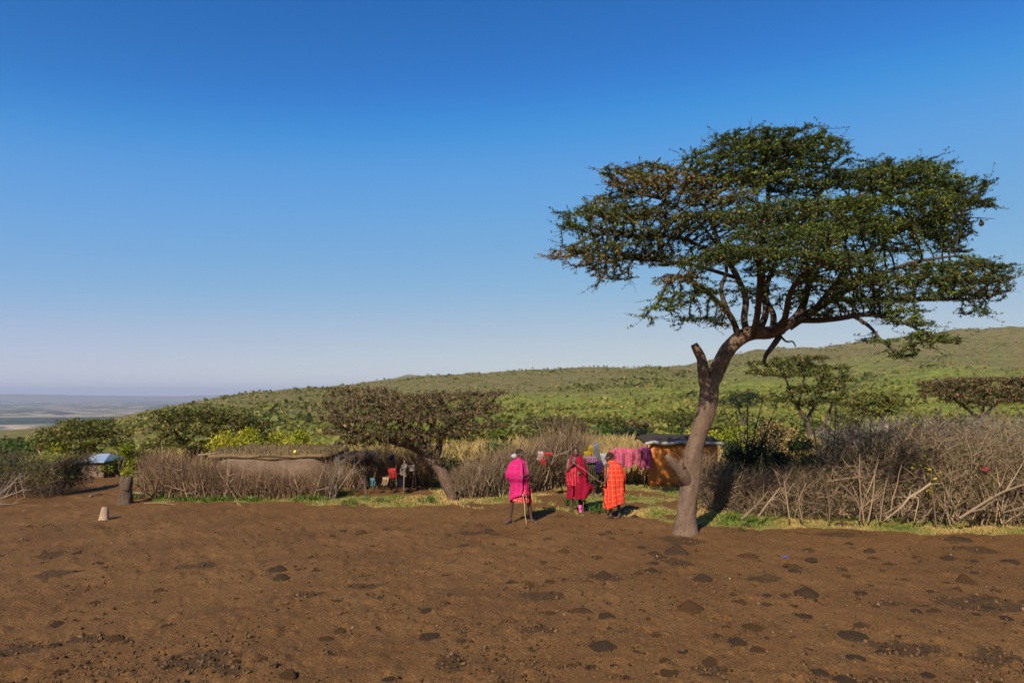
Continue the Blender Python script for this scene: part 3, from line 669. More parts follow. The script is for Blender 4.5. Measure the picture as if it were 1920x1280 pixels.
# layered tree behind the right fence
flat_tree('umbrella_tree', 1488, 850, 36,
    [(1500, 672, 36, 60, 7, 1.4, 60, 0), (1455, 682, 36, 62, 8, 1.5, 70, 0), (1540, 690, 36.5, 62, 8, 1.4, 70, 0), (1480, 702, 35.5, 85, 9, 1.6, 110, 0), (1570, 712, 36, 42, 9, 1.2, 60, 0), (1430, 700, 35.5, 40, 6, 1, 34, 0), (1530, 730, 35.5, 60, 10, 1.4, 80, 0), (1500, 752, 35.5, 60, 9, 1.2, 60, 0), (1555, 750, 35.5, 30, 10, 1, 30, 0), (1392, 738, 35, 30, 6, .8, 24, 0)],
    'layered umbrella shaped tree seen through the low branches right of the big trunk', M_olive_leaf, M_darktwig,
    [[(1520, 850, 36, 5), (1518, 810, 36, 4.5), (1512, 780, 36, 4)], [(1514, 790, 36, 4), (1495, 762, 36, 3.2), (1482, 735, 36, 2.4), (1470, 700, 36, 1.6)], [(1513, 785, 36, 3.5), (1530, 755, 36, 2.8), (1545, 725, 36, 2)], [(1495, 765, 36, 2.6), (1505, 725, 36, 2), (1510, 690, 36, 1.4)], [(1520, 820, 36, 3), (1548, 790, 36, 3), (1560, 755, 36, 2)]],
    seed=12, leafsize=.06, per=11, step=.3, kill=.3, brown=.12, rlo=.0, rhi=.6, dens=3.2)
flat_tree('umbrella_tree', 1640, 850, 40,
    [(1640, 740, 40, 52, 8, 1.6, 70, 0), (1620, 756, 40, 60, 8, 1.6, 80, 0), (1670, 760, 40, 48, 9, 1.4, 70, 0), (1640, 776, 40, 55, 7, 1.4, 60, 0)],
    'small pale green umbrella tree behind the middle of the right brush fence', M_olive_leaf, M_darktwig,
    [[(1643, 850, 40, 4), (1642, 800, 40, 3)], [(1642, 805, 40, 2.4), (1625, 775, 40, 1.6), (1605, 758, 40, 1)], [(1642, 800, 40, 2.4), (1660, 775, 40, 1.6), (1675, 755, 40, 1)]],
    seed=13, leafsize=.07, per=11, step=.34, kill=.32, brown=.03, rlo=.3, rhi=.95)
flat_tree('umbrella_tree', 1790, 850, 33,
    [(1830, 712, 33, 95, 8, 1.6, 130, 0), (1900, 712, 33, 60, 10, 1.4, 90, 0), (1770, 722, 33, 62, 8, 1.4, 90, 0), (1860, 730, 32.5, 95, 10, 1.6, 160, 0), (1790, 740, 32.5, 75, 9, 1.4, 110, 0), (1900, 748, 32.5, 50, 9, 1.2, 70, 0), (1840, 754, 32.5, 75, 8, 1.3, 90, 0), (1960, 730, 33, 50, 14, 1.4, 70, 0)],
    'wide flat tree with rust coloured top at the right edge above the fence', M_brown_leaf, M_darktwig,
    [[(1840, 850, 33, 5), (1842, 810, 33, 4.5), (1840, 780, 33, 4)], [(1841, 790, 33, 3.5), (1805, 760, 33, 2.6), (1770, 738, 33, 1.6)], [(1840, 785, 33, 3.5), (1870, 755, 33, 2.6), (1905, 730, 33, 1.6)], [(1840, 785, 33, 3), (1845, 750, 33, 2.4), (1840, 722, 33, 1.4)]],
    seed=14, leafsize=.05, per=11, dens=2.6, step=.27, kill=.26, brown=.3, rlo=.1, rhi=.8)
flat_tree('umbrella_tree', 1393, 850, 34,
    [(1400, 742, 34, 34, 5, 1, 50, 0), (1385, 756, 34, 34, 5, 1, 40, 0)],
    'small sparse umbrella tree just right of the big trunk', M_dark_leaf, M_darktwig,
    [[(1393, 850, 34, 3.5), (1394, 790, 34, 2.5)], [(1394, 800, 34, 2), (1385, 765, 34, 1.5)], [(1394, 795, 34, 2), (1405, 755, 34, 1.3)]], seed=15, leafsize=.06, per=7, step=.28, kill=.26, brown=.1)
for j, (px, py, Y, w_, h_, lab, lf, rl) in enumerate([
        (1285, 800, 60, 62, 26, 'dark spreading tree directly left of the big trunk, above the orange hut', M_olive_leaf, 0),
        (1125, 812, 55, 50, 30, 'dark green tree on the slope above the leaning dry bushes', M_olive_leaf, 0),
        (1040, 806, 52, 60, 22, 'brown tinted low tree on the slope behind the man in crimson', M_brown_leaf, .1),
        (1185, 830, 50, 42, 26, 'low dark tree between the clothes pile and the orange hut', M_dark_leaf, .2),
        (20, 860, 40, 75, 36, 'dark green tree cropped by the left edge', M_green_leaf, 0)]):
    k_ = h_
    flat_tree('small_tree', px, py + 14, Y,
        [(px, py - k_ * .9, Y, w_, k_ * .28, 1.6, 90, 0), (px - w_ * .4, py - k_ * .55, Y, w_ * .6, k_ * .3, 1.5, 70, 0), (px + w_ * .4, py - k_ * .6, Y, w_ * .6, k_ * .3, 1.5, 70, 0), (px, py - k_ * .25, Y - .5, w_ * .8, k_ * .3, 1.3, 70, 0)],
        lab, lf, M_darktwig, [[(px, py + 8, Y, 3), (px + 2, py - 2, Y, 2.4)], [(px + 2, py, Y, 1.8), (px - 15, py - 14, Y, 1.2)], [(px + 2, py, Y, 1.8), (px + 18, py - 16, Y, 1.2)]],
        seed=30 + j, leafsize=.09, per=7, step=.38, kill=.36, brown=.1, rlo=rl, rhi=.75)

# ================================================================== BUSHES
def bush(name, px, pyb, Y, w_, h_, label, leaf, seed=1, n_=900, size=.05, stem=M_twig, rlo=0, rhi=1, cat='bush', group=None, z=None, clumps=14, stems=22, depth=None):
    """w_, h_ in metres"""
    rng = np.random.default_rng(seed); b = P(px, pyb, Y)
    b.z = tz(b.x, b.y) if z is None else z
    root = thing(name, b, label, cat, group)
    d_ = depth or w_ * .7
    cc = rng.uniform(-1, 1, (clumps, 3)); cc[:, 2] = rng.uniform(.35, 1, clumps); q = np.hypot(cc[:, 0], cc[:, 1]); cc[:, 2] *= np.sqrt(np.clip(1.15 - q ** 2 * .8, .15, 1))
    cc = cc * np.array([w_ * .42, d_ * .42, h_ * .85]); cs = rng.uniform(.12, .26, clumps) * max(w_, h_)
    k = rng.integers(0, clumps, n_); u = unit(rng.normal(size=(n_, 3))) * rng.random((n_, 1)) ** .45
    C = cc[k] + u * cs[k][:, None] * np.array([1, 1, .75]); C[:, 2] = np.maximum(C[:, 2], .03)
    tone = rlo + (rhi - rlo) * np.clip(rng.random(clumps)[k] * .6 + rng.random(n_) * .5, 0, 1)
    V, fs, r = leaves(C, np.full(n_, size), tone, up=.35, asp=.5, rng=rng)
    f = link('foliage', mesh_np('foliage', V, fs, {'rnd': r}, False), leaf, root); f['kind'] = 'stuff'
    s0 = rng.normal(size=(stems, 3)) * np.array([w_ * .08, d_ * .08, 0]); s0[:, 2] = -.05
    t = cc[rng.integers(0, clumps, stems)] * rng.uniform(.8, 1.15, (stems, 1)); m_ = (s0 + t) / 2 + rng.normal(size=t.shape) * .06
    V, fs, r = tubes(np.stack([s0, m_, t], 1), np.stack([np.full(stems, .016), np.full(stems, .011), np.full(stems, .004)], 1) * max(.5, h_), 4)
    st = link('stems', mesh_np('stems', V, fs, {'rnd': r}), stem, root); st['kind'] = 'stuff'
    return root
bush('bush', 440, 862, 25.6, 1.8, 2.25, 'yellow green bush behind the middle of the long mud hut', M_yellow_leaf, 51, 4500, .05, rlo=.3, rhi=.95)
bush('bush', 556, 858, 25.8, 2.0, 2.2, 'bright yellow bush behind the right end of the long mud hut', M_yellow_leaf, 52, 4500, .05, rlo=.35, rhi=1)
bush('bush', 226, 888, 25.5, 1.1, 1.45, 'upright light green bush beside the tin roofed hut', M_yellow_leaf, 53, 3600, .045, rlo=.0, rhi=.65)
bush('bush', 868, 880, 24, 1.7, 1.0, 'fresh green bush right of the leaning tree, behind the brush fence', M_green_leaf, 54, 4200, .045, rlo=.1, rhi=.8)
bush('bush', 830, 872, 25, 1.2, .8, 'small green bush just beside the leaning trunk', M_green_leaf, 55, 900, .045, rlo=0, rhi=.6)
bush('bush', 990, 870, 25, 1.5, 1.35, 'yellow green bush behind the man in pink', M_yellow_leaf, 56, 3600, .045, rlo=0, rhi=.5)
bush('bush', 925, 852, 30, 2.2, 1.1, 'green bush left of the man in pink, beyond the fence', M_green_leaf, 57, 1300, .06, rlo=.2, rhi=.9)
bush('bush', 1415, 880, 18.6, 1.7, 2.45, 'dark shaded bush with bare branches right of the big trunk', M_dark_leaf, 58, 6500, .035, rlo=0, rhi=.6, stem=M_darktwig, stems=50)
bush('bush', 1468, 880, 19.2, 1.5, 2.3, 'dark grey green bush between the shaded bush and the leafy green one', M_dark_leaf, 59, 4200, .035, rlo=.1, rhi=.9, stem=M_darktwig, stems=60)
bush('bush', 1525, 900, 18.2, 1.6, 2.0, 'leafy green bush growing over the top of the brush fence', M_green_leaf, 60, 7500, .045, rlo=.25, rhi=1)
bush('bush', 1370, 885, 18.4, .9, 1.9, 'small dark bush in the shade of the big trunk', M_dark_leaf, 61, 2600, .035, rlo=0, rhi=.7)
bush('bush', 1375, 835, 30, 2.2, 1.9, 'yellow green shrub far behind the big trunk', M_yellow_leaf, 62, 1500, .07, rlo=.1, rhi=.6)
bush('bush', 1450, 835, 31, 2.6, 1.9, 'straw coloured shrub behind the umbrella tree', M_drygrass, 63, 1700, .07, rlo=.2, rhi=1)
bush('bush', 1580, 835, 30, 2.6, 1.5, 'dull green shrub behind the leafy bush on the fence', M_olive_leaf, 64, 1500, .07, rlo=.1, rhi=.7)
bush('bush', 40, 905, 24, 2.3, 1.1, 'green bush with yellow flowers behind the left dark hedge', M_yellow_leaf, 65, 4200, .045, rlo=0, rhi=.9)
bush('bush', 95, 895, 26, 1.9, 1.1, 'pale flowering bush between the hedge and the olive tree', M_yellow_leaf, 66, 3200, .045, rlo=.1, rhi=.75)
bush('bush', -30, 895, 25, 2.2, 1.3, 'green bush cut by the left edge of the picture', M_green_leaf, 67, 1300, .05, rlo=.1, rhi=.9)
bush('bush', 245, 898, 30, 1.6, .8, 'low green bush right of the tin roofed hut', M_green_leaf, 68, 900, .05, rlo=.1, rhi=.8)
bush('bush', 150, 898, 29, .9, .4, 'low dark bush in front of the tin roofed hut', M_green_leaf, 69, 700, .05, rlo=0, rhi=.5)
bush('bush', 1725, 850, 22, 1.3, 2.3, 'greyish bush behind the middle of the right brush fence', M_dark_leaf, 70, 900, .04, rlo=.3, rhi=1, stem=M_twig_grey, stems=60)
bush('bush', 1610, 870, 20, 1.3, 2.3, 'thin dark bush behind the dry sapling in the fence', M_dark_leaf, 71, 900, .04, rlo=.1, rhi=.9, stem=M_twig_grey, stems=60)
bush('bush', 700, 868, 26, 2.0, .9, 'green bush under the left side of the broad brown crown', M_green_leaf, 72, 1200, .05, rlo=.1, rhi=.7)
bush('bush', 610, 868, 27, 1.6, .8, 'green bush behind the dark entrance', M_green_leaf, 73, 900, .05, rlo=.3, rhi=.95)
bush('bush', 1165, 858, 27, 1.4, .9, 'green bush behind the pink blanket', M_yellow_leaf, 74, 900, .05, rlo=0, rhi=.5)

# shrubs scattered on the slope behind, each one its own object with shared meshes
def slope_shrubs():
    rng = np.random.default_rng(99); protos = []
    mats = [M_olive_leaf, M_green_leaf, M_olive_leaf, M_dark_leaf, M_brown_leaf, M_yellow_leaf]
    for q in range(6):
        n_, cl = 360, 9
        cc = rng.uniform(-1, 1, (cl, 3)) * np.array([1.0, 1.0, .3]); cc[:, 2] += .75; cs = rng.uniform(.35, .6, cl); k = rng.integers(0, cl, n_)
        C = cc[k] + unit(rng.normal(size=(n_, 3))) * (rng.random((n_, 1)) ** .4) * cs[k][:, None] * np.array([1, 1, .6]); C[:, 2] = np.maximum(C[:, 2], .05)
        tn = np.clip((rng.random(cl) * .5)[k] + rng.random(n_) * .4, 0, .85)
        V, fs, r = leaves(C, np.full(n_, .15), tn, up=.4, asp=.6, rng=rng)
        st = np.zeros((8, 2, 3)); st[:, 1] = cc[rng.integers(0, cl, 8)]; st[:, 0, 2] = -.1
        V2, fs2, r2 = tubes(st, np.tile([.05, .02], (8, 1)), 3)
        V, fs, r = merge([(V, fs, r), (V2, fs2, r2 * 0)])
        me = mesh_np('slope_shrub', V, fs, {'rnd': r}, False); me.materials.append(mats[q]); protos.append(me)
    n_ = 0
    for t in range(2000):
        if n_ >= 230: break
        px = rng.uniform(-30, 1960); Y = 34 * (120 / 34) ** rng.random(); a = (px - 960) / F; x = a * Y * .997
        if Y < 40 and 100 < px < 620: continue
        if fbm(x / 18, Y / 18, 71, 2) < .45: continue
        q = int(rng.choice(6, p=[.26, .22, .18, .12, .10, .12]))
        o = link('slope_shrub', protos[q], None, None, (x, Y, tz(x, Y)), rng.uniform(0, 6))
        s = rng.uniform(.55, 1.35) * (1 if Y > 45 else .8); o.scale = (s * rng.uniform(1, 1.6), s, s * rng.uniform(.7, 1.2))
        kn = ['olive green', 'bright green', 'dull olive', 'dark', 'brownish', 'yellow green'][q]; sd_ = 'left' if px < 900 else 'right'; tag(o, '%s shrub on the %s half of the slope behind the village' % (kn, sd_), 'shrub', '%s shrubs on the %s of the slope' % (kn, sd_)); n_ += 1
slope_shrubs()

# ================================================================== BRUSH FENCES
def rnd_curve(rng, p0, d, ln, K=4, wob=.12, grav=0.0):
    """N curved paths"""
    N = len(p0); pts = [p0]; d = unit(d)
    for k in range(K - 1):
        d = unit(d + rng.normal(size=(N, 3)) * wob + np.array([0, 0, grav])); pts.append(pts[-1] + d * (ln / (K - 1))[:, None])
    return np.stack(pts, 1)
def line_sampler(nodes):
    """nodes (px,pybase,height) -> interpolated ground point and height"""
    g = [G(a, b_) for a, b_, h in nodes]; X = np.array([[q.x, q.y] for q in g]); H = np.array([h for *_, h in nodes])
    s = np.r_[0, np.cumsum(np.linalg.norm(np.diff(X, axis=0), axis=1))]
    def f(t):
        u = t * s[-1]; return np.interp(u, s, X[:, 0]), np.interp(u, s, X[:, 1]), np.interp(u, s, H)
    return f, s[-1]
def upright_fence(name, nodes, thick, n_, label, mat, seed, lean=.28, side=5, r=.006, branches=26, bmat=None, top=1.0, sidelen=.3):
    rng = np.random.default_rng(seed); f, Ln = line_sampler(nodes)
    t = rng.random(n_); x, y, h = f(t); c = Vector((float(f(.5)[0]), float(f(.5)[1]), 0))
    root = thing(name, c, label, 'brush fence')
    y = y + rng.uniform(0, thick, n_); p0 = np.stack([x, y, np.full(n_, -.05)], -1) - np.array(c)
    lump = .65 + .7 * fbm(x * 1.4, y * 1.4, seed, 3)
    d = np.stack([rng.normal(size=n_) * lean, rng.normal(size=n_) * lean * .8, np.ones(n_)], -1)
    ln = h * lump * rng.uniform(.55, 1.12, n_) * top
    A = rnd_curve(rng, p0, d, ln, 4, .12)
    rr = np.clip(r * np.array([1.3, 1.05, .75, .3]), .0015, 1)[None] * rng.uniform(.6, 1.5, (n_, 1))
    parts = [tubes(A, rr, 3, rng.random(n_))]
    for k in range(side):
        u = rng.random(n_); u = .2 + .8 * u; i0 = np.minimum((u * 3).astype(int), 2); w_ = (u * 3 - i0)[:, None]
        q = A[np.arange(n_), i0] * (1 - w_) + A[np.arange(n_), i0 + 1] * w_
        dd = unit(A[np.arange(n_), i0 + 1] - A[np.arange(n_), i0]) + rng.normal(size=(n_, 3)) * .55
        B = rnd_curve(rng, q, dd, sidelen * rng.uniform(.4, 1.3, n_) * np.clip(h, .5, 2), 3, .2)
        B[:, :, 2] = np.maximum(B[:, :, 2], 0)
        parts.append(tubes(B, np.tile([r * .55, r * .42, r * .2], (n_, 1)), 3, rng.random(n_)))
    V, fs, R = merge(parts)
    o = link('brushwood', mesh_np('brushwood', V, fs, {'rnd': R}), mat, root); o['kind'] = 'stuff'
    add_branches(root, f, c, branches, rng, thick, bmat or M_twig_pale, up=True)
    return root
BR = {}
def branch_protos():
    rng = np.random.default_rng(17); outp = []
    for q in range(10):
        ln = 1.0; a = rnd_curve(rng, np.zeros((1, 3)), np.array([[0, 0, 1.]]), np.array([ln]), 6, .10)
        parts = [tubes(a, np.array([[.0125, .0115, .0100, .008, .0055, .0025]]) , 6, np.array([.5]))]
        for k in range(rng.integers(2, 5)):
            i0 = rng.integers(1, 4); d = np.array([[rng.normal() * .8, rng.normal() * .5, .8]])
            b_ = rnd_curve(rng, a[:, i0], d, np.array([rng.uniform(.3, .55)]), 4, .16)
            parts.append(tubes(b_, np.array([[.009, .0075, .005, .002]]), 5, np.array([.5])))
            c_ = rnd_curve(rng, b_[:, 1], d + rng.normal(size=(1, 3)) * .6, np.array([.22]), 3, .2)
            parts.append(tubes(c_, np.array([[.005, .004, .0015]]), 4, np.array([.5])))
        V, fs, R = merge(parts); outp.append((V, fs, R))
    return outp
BPROTO = branch_protos()
def branch_mesh(q, mat, tone):
    key = (q, mat.name, tone)
    if key not in BR:
        V, fs, R = BPROTO[q]; me = mesh_np('branch', V, fs, {'rnd': R * 0 + tone / 3.0}); me.materials.append(mat); BR[key] = me
    return BR[key]
def add_branches(root, f, c, n_, rng, thick, mat, up=True, front=.15, smin=.7, smax=1.3):
    for k in range(n_):
        x, y, h = f((k + rng.random()) / n_)
        o = bpy.data.objects.new('branch', branch_mesh(int(rng.integers(0, 10)), mat, int(rng.integers(0, 4)))); COL.objects.link(o); o.parent = root
        yy = float(y) + rng.uniform(-front, thick * .3)
        if up: rot = (rng.normal() * .22, rng.normal() * .32, rng.uniform(0, 6.28))
        else: rot = (rng.normal() * .3, rng.choice([-1, 1]) * rng.uniform(.1, 1.35), rng.normal() * .5)
        o.location = (float(x) - c.x, yy - c.y, rng.uniform(-.04, .1) if up or abs(rot[1]) < .9 else rng.uniform(0, .7))
        o.rotation_euler = rot; s = rng.uniform(smin, smax) * float(h); o.scale = (s * rng.uniform(.7, 1.3), s, s)

upright_fence('brush_fence', [(262, 930, .95), (300, 935, 1.35), (380, 936, 1.25), (400, 936, 1.1), (450, 936, .92), (560, 936, .84), (600, 935, 1.0), (628, 934, .95)], .75, 2900,
    'reddish brown brush fence standing in front of the long mud hut', M_twig_redbrown, 101, side=5, r=.006, branches=60, bmat=M_twig, sidelen=.26)
upright_fence('brush_fence', [(646, 918, 1.1), (700, 914, 1.15), (760, 912, 1.15), (812, 914, 1.1)], .6, 1100,
    'brown brush fence behind the clothes, under the broad crowned tree', M_twig_redbrown, 102, side=5, branches=26, bmat=M_twig)
upright_fence('brush_fence', [(846, 936, .9), (880, 934, 1.0), (930, 930, 1.3), (960, 927, 1.55), (1000, 922, 1.5), (1030, 918, 1.9), (1080, 914, 2.0), (1108, 912, 1.3)], .9, 2600,
    'tall dry brush fence behind the three men', M_twig, 103, side=5, r=.006, branches=90, bmat=M_twig_pale, lean=.24)
# pale fan of branches at the end of the left fence
rng = np.random.default_rng(8)
def fan(name, px, py, n_, h, label, mat=M_twig_grey, spread=.5, r=.012):
    b = G(px, py); root = thing(name, b, label, 'dead branches')
    for k in range(n_):
        a = rnd_curve(rng, rng.normal(size=(1, 3)) * np.array([[.07, .05, 0]]), np.array([[rng.normal() * spread, rng.normal() * .2, 1.]]), np.array([h * rng.uniform(.7, 1.1)]), 6, .09)
        parts = [tubes(a, r * np.array([[1, .95, .8, .65, .45, .2]]), 5, rng.random(1))]
        for q in range(3):
            i0 = rng.integers(1, 5); parts.append(tubes(rnd_curve(rng, a[:, i0], unit(a[:, i0] - a[:, i0 - 1]) + rng.normal(size=(1, 3)) * .4, np.array([h * .35]), 4, .12), r * np.array([[.5, .4, .3, .12]]), 4, rng.random(1)))
        V, fs, R = merge(parts); link('branch', mesh_np('branch', V, fs, {'rnd': R}), mat, root)
    return root
fan('branch_bundle', 624, 934, 12, 1.15, 'pale grey branches fanning upward at the right end of the left fence', M_twig_grey, .32)
fan('branch_bundle', 686, 928, 5, .95, 'thin forked sticks right of the dark entrance', M_twig_pale, .28, .008)

# ---- the big tangled thorn fence on the right
def thorn_fence():
    rng = np.random.default_rng(202)
    nodes = [(1318, 962, 1.1), (1400, 968, 1.0), (1480, 974, 1.02), (1560, 978, 1.15), (1620, 980, 2.05), (1700, 983, 2.1), (1780, 985, 2.15), (1860, 988, 2.1), (1960, 990, 2.1), (2080, 994, 2.0)]
    f, Ln = line_sampler(nodes); c = Vector((float(f(.5)[0]), float(f(.5)[1]), 0))
    root = thing('thorn_fence', c, 'high tangled thorn fence of dead branches right of the big trunk', 'brush fence')
    N = 13000; t = rng.random(N); x, y, h = f(t); dy = rng.random(N) ** 1.5 * 2.0
    prof = np.clip(.80 + dy * .35, 0, 1.1) * (.66 + .62 * fbm(x * 1.6, (y + dy) * 1.6, 5, 3))
    z = rng.random(N) ** .8 * h * prof
    p0 = np.stack([x, y + dy, z], -1) - np.array(c); d = rng.normal(size=(N, 3)); d[:, 2] = np.abs(d[:, 2]) * .9 + .15
    A = rnd_curve(rng, p0, d, rng.uniform(.18, .62, N), 4, .28)
    A[:, :, 2] = np.maximum(A[:, :, 2], .0)
    r = (.0036 + .0095 * rng.random((N, 1)) ** 2.6) * np.array([[1, .85, .65, .3]])
    parts = [tubes(A, r, 3, rng.random(N))]
    N2 = 6000; k = rng.integers(0, N, N2); q = A[k, 2]
    parts.append(tubes(rnd_curve(rng, q, rng.normal(size=(N2, 3)) + np.array([0, 0, .5]), rng.uniform(.08, .28, N2), 3, .25), np.tile([.003, .0024, .0012], (N2, 1)), 3, rng.random(N2) * .8))
    V, fs, R = merge(parts)
    o = link('brushwood', mesh_np('brushwood', V, fs, {'rnd': R}), M_twig, root); o['kind'] = 'stuff'
    add_branches(root, f, c, 70, rng, 1.0, M_twig, up=False, front=.10, smin=.3, smax=.6)
    add_branches(root, f, c, 40, rng, 1.0, M_twig_pale, up=False, front=.12, smin=.25, smax=.6)
    add_branches(root, f, c, 60, rng, 1.6, M_twig, up=True, front=.05, smin=.6, smax=1.0)
    L = lambda a, b_, Y: np.array(P(a, b_, Y) - c)
    def big(pts, rad, tone, mat=M_twig_pale, side=4, sl=.35, name='branch'):
        p, r_ = catmull([L(*q) for q in pts], rad, 4); parts = [tubes(p[None], r_[None], 7, np.array([tone]))]
        for s in range(side):
            i0 = rng.integers(2, len(p) - 1); dd = unit((p[i0] - p[i0 - 1]))[None] + rng.normal(size=(1, 3)) * .5
            parts.append(tubes(rnd_curve(rng, p[i0][None], dd, np.array([sl * rng.uniform(.6, 1.4)]), 4, .15), r_[i0] * np.array([[.6, .5, .35, .12]]), 5, np.array([tone])))
        V, fs, R = merge(parts); return link(name, mesh_np(name, V, fs, {'rnd': R}), mat, root)
    b1 = big([(1658, 975, 15.6), (1690, 950, 15.6), (1705, 932, 15.6), (1722, 922, 15.65), (1745, 906, 15.7)], [.012, .018, .026, .024, .030], 1.0, side=3); b1['label'] = 'pale broken branch with a split white end'
    big([(1708, 930, 15.6), (1722, 935, 15.55), (1718, 958, 15.5), (1714, 978, 15.5)], [.016, .014, .013, .010], .9, side=1)
    b1 = big([(1798, 972, 15.4), (1840, 945, 15.4), (1880, 922, 15.45), (1930, 905, 15.6)], [.034, .030, .026, .020], .45, side=5, sl=.6); b1['label'] = 'long thick log leaning out of the fence at the right edge'
    big([(1885, 920, 15.5), (1905, 890, 15.6), (1925, 855, 15.7)], [.016, .014, .010], .7)
    big([(1390, 972, 15.9), (1405, 962, 15.85), (1418, 950, 15.8)], [.028, .030, .022], .3, side=1)
    big([(1422, 968, 15.8), (1436, 948, 15.8), (1450, 930, 15.85), (1462, 914, 15.9)], [.018, .020, .018, .012], .6, side=3)
    big([(1395, 965, 15.9), (1420, 945, 15.9), (1440, 920, 16)], [.014, .012, .008], .4)
    for (a, b_, c_, d_, t_) in [(1620, 978, 1612, 850, .5), (1628, 976, 1640, 880, .6), (1612, 976, 1575, 905, .4), (1650, 978, 1662, 900, .4), (1555, 978, 1550, 920, .2), (1505, 975, 1512, 905, .4), (1782, 984, 1770, 920, .5), (1840, 985, 1835, 905, .5), (1480, 972, 1470, 900, .6), (1725, 980, 1760, 930, .3)]:
        big([(a, b_, 15.75), ((a + c_) / 2 + rng.normal() * 5, (b_ + d_) / 2, 15.8), (c_, d_, 15.9)], [.020, .015, .008], t_, M_twig, 6, .45)
    # green leaves growing inside the fence
    N = 9000; t = rng.random(N); x, y, h = f(t); g_ = fbm(x * 1.3, y * 0 + 3, 15, 3); k = g_ + rng.random(N) * .25 > .60; x, y, h = x[k], y[k], h[k]; N = len(x)
    C = np.stack([x, y + rng.random(N) * .9 + .02, rng.random(N) ** 1.1 * h * .85 + .04], -1) - np.array(c)
    V, fs, R = leaves(C, np.full(N, .034), rng.random(N) * .6, up=.3, asp=.55, rng=rng)
    o = link('fence_leaves', mesh_np('fence_leaves', V, fs, {'rnd': R}, False), M_green_leaf, root); o['kind'] = 'stuff'
thorn_fence()
# farther pale tangle behind it
def back_fence():
    rng = np.random.default_rng(204)
    f, Ln = line_sampler([(1560, 893, 1.6), (1620, 893, 2.0), (1700, 893, 2.3), (1800, 893, 2.45), (1900, 895, 2.4), (1990, 896, 2.4)])
    c = Vector((float(f(.5)[0]), float(f(.5)[1]), 0))
    root = thing('thorn_fence', c, 'grey thorn barrier further back, showing above the right fence', 'brush fence')
    N = 3500; x, y, h = f(rng.random(N)); z = rng.random(N) ** .6 * h * (.75 + .3 * fbm(x, y, 3, 3)); p0 = np.stack([x, y + rng.random(N) * 1.5, z], -1) - np.array(c)
    d = rng.normal(size=(N, 3)); d[:, 2] *= .5
    A = rnd_curve(rng, p0, d, rng.uniform(.3, .95, N), 4, .3); V, fs, R = tubes(A, rng.uniform(.004, .008, (N, 1)) * np.array([[1, .85, .65, .3]]), 3, rng.random(N))
    o = link('brushwood', mesh_np('brushwood', V, fs, {'rnd': R}), M_twig_grey, root); o['kind'] = 'stuff'
    add_branches(root, f, c, 26, rng, .6, M_twig_grey, up=False, smin=.3, smax=.6)
    v, f_, r_ = tubes(np.array([[np.array(P(1762, 890, 22) - c), np.array(P(1762, 820, 22) - c), np.array(P(1763, 762, 22) - c)]]), np.array([[.04, .035, .03]]), 6, np.array([.8]), cap=True)
    link('post', mesh_np('post', v, f_, {'rnd': r_}), M_twig_pale, root)
back_fence()
# saplings sticking out of the fence
def sapling(px, py, Y, h, label, leaf, yellow_top, seed, nleaf=60, lz=(.6, 1.0), size=.05, name='sapling', rlo=.6, rhi=1):
    rg = np.random.default_rng(seed); b = P(px, py, Y); b.z = 0 if Y < 26 else tz(b.x, b.y)
    root = thing(name, b, label, 'sapling')
    a = rnd_curve(rg, np.zeros((1, 3)), np.array([[rg.normal() * .05, 0, 1.]]), np.array([h]), 7, .05)
    v, f_, r_ = tubes(a, np.array([[.024, .022, .019, .016, .013, .009, .004]]), 6, np.array([.2])); link('trunk', mesh_np('trunk', v, f_, {'rnd': r_}), M_twig, root)
    n_ = 9; i0 = rg.integers(2, 6, n_); B = rnd_curve(rg, a[0, i0], np.stack([rg.normal(size=n_) * .9, rg.normal(size=n_) * .6, np.full(n_, .8)], -1), rg.uniform(.2, .45, n_) * h * .5, 4, .12)
    v, f_, r_ = tubes(B, np.tile([.009, .007, .005, .002], (n_, 1)), 4, rg.random(n_) * .4); o = link('twigs', mesh_np('twigs', v, f_, {'rnd': r_}), M_twig, root); o['kind'] = 'stuff'
    k = rg.integers(0, n_, nleaf); C = B[k, rg.integers(2, 4, nleaf)] + rg.normal(size=(nleaf, 3)) * .05 * h / 1.5; C = C[(C[:, 2] > lz[0] * h * .7)]
    v, f_, r_ = leaves(C, np.full(len(C), size), rlo + (rhi - rlo) * rg.random(len(C)), rng=rg); o = link('foliage', mesh_np('foliage', v, f_, {'rnd': r_}, False), leaf, root); o['kind'] = 'stuff'
    return root
sapling(1756, 982, 15.7, 1.5, 'thin dark sapling with a few yellow flowers in the right fence', M_yellow_leaf, True, 5, 40, (.3, .9), .05)
sapling(1681, 858, 20, 2.35, 'slim sapling with yellow leaves rising behind the right fence', M_yellow_leaf, True, 6, 150, (.7, 1), .06)
sapling(1565, 858, 20, 2.1, 'bare forked sapling beside the leafy bush on the fence', M_dark_leaf, False, 7, 20, (.7, 1), .04)

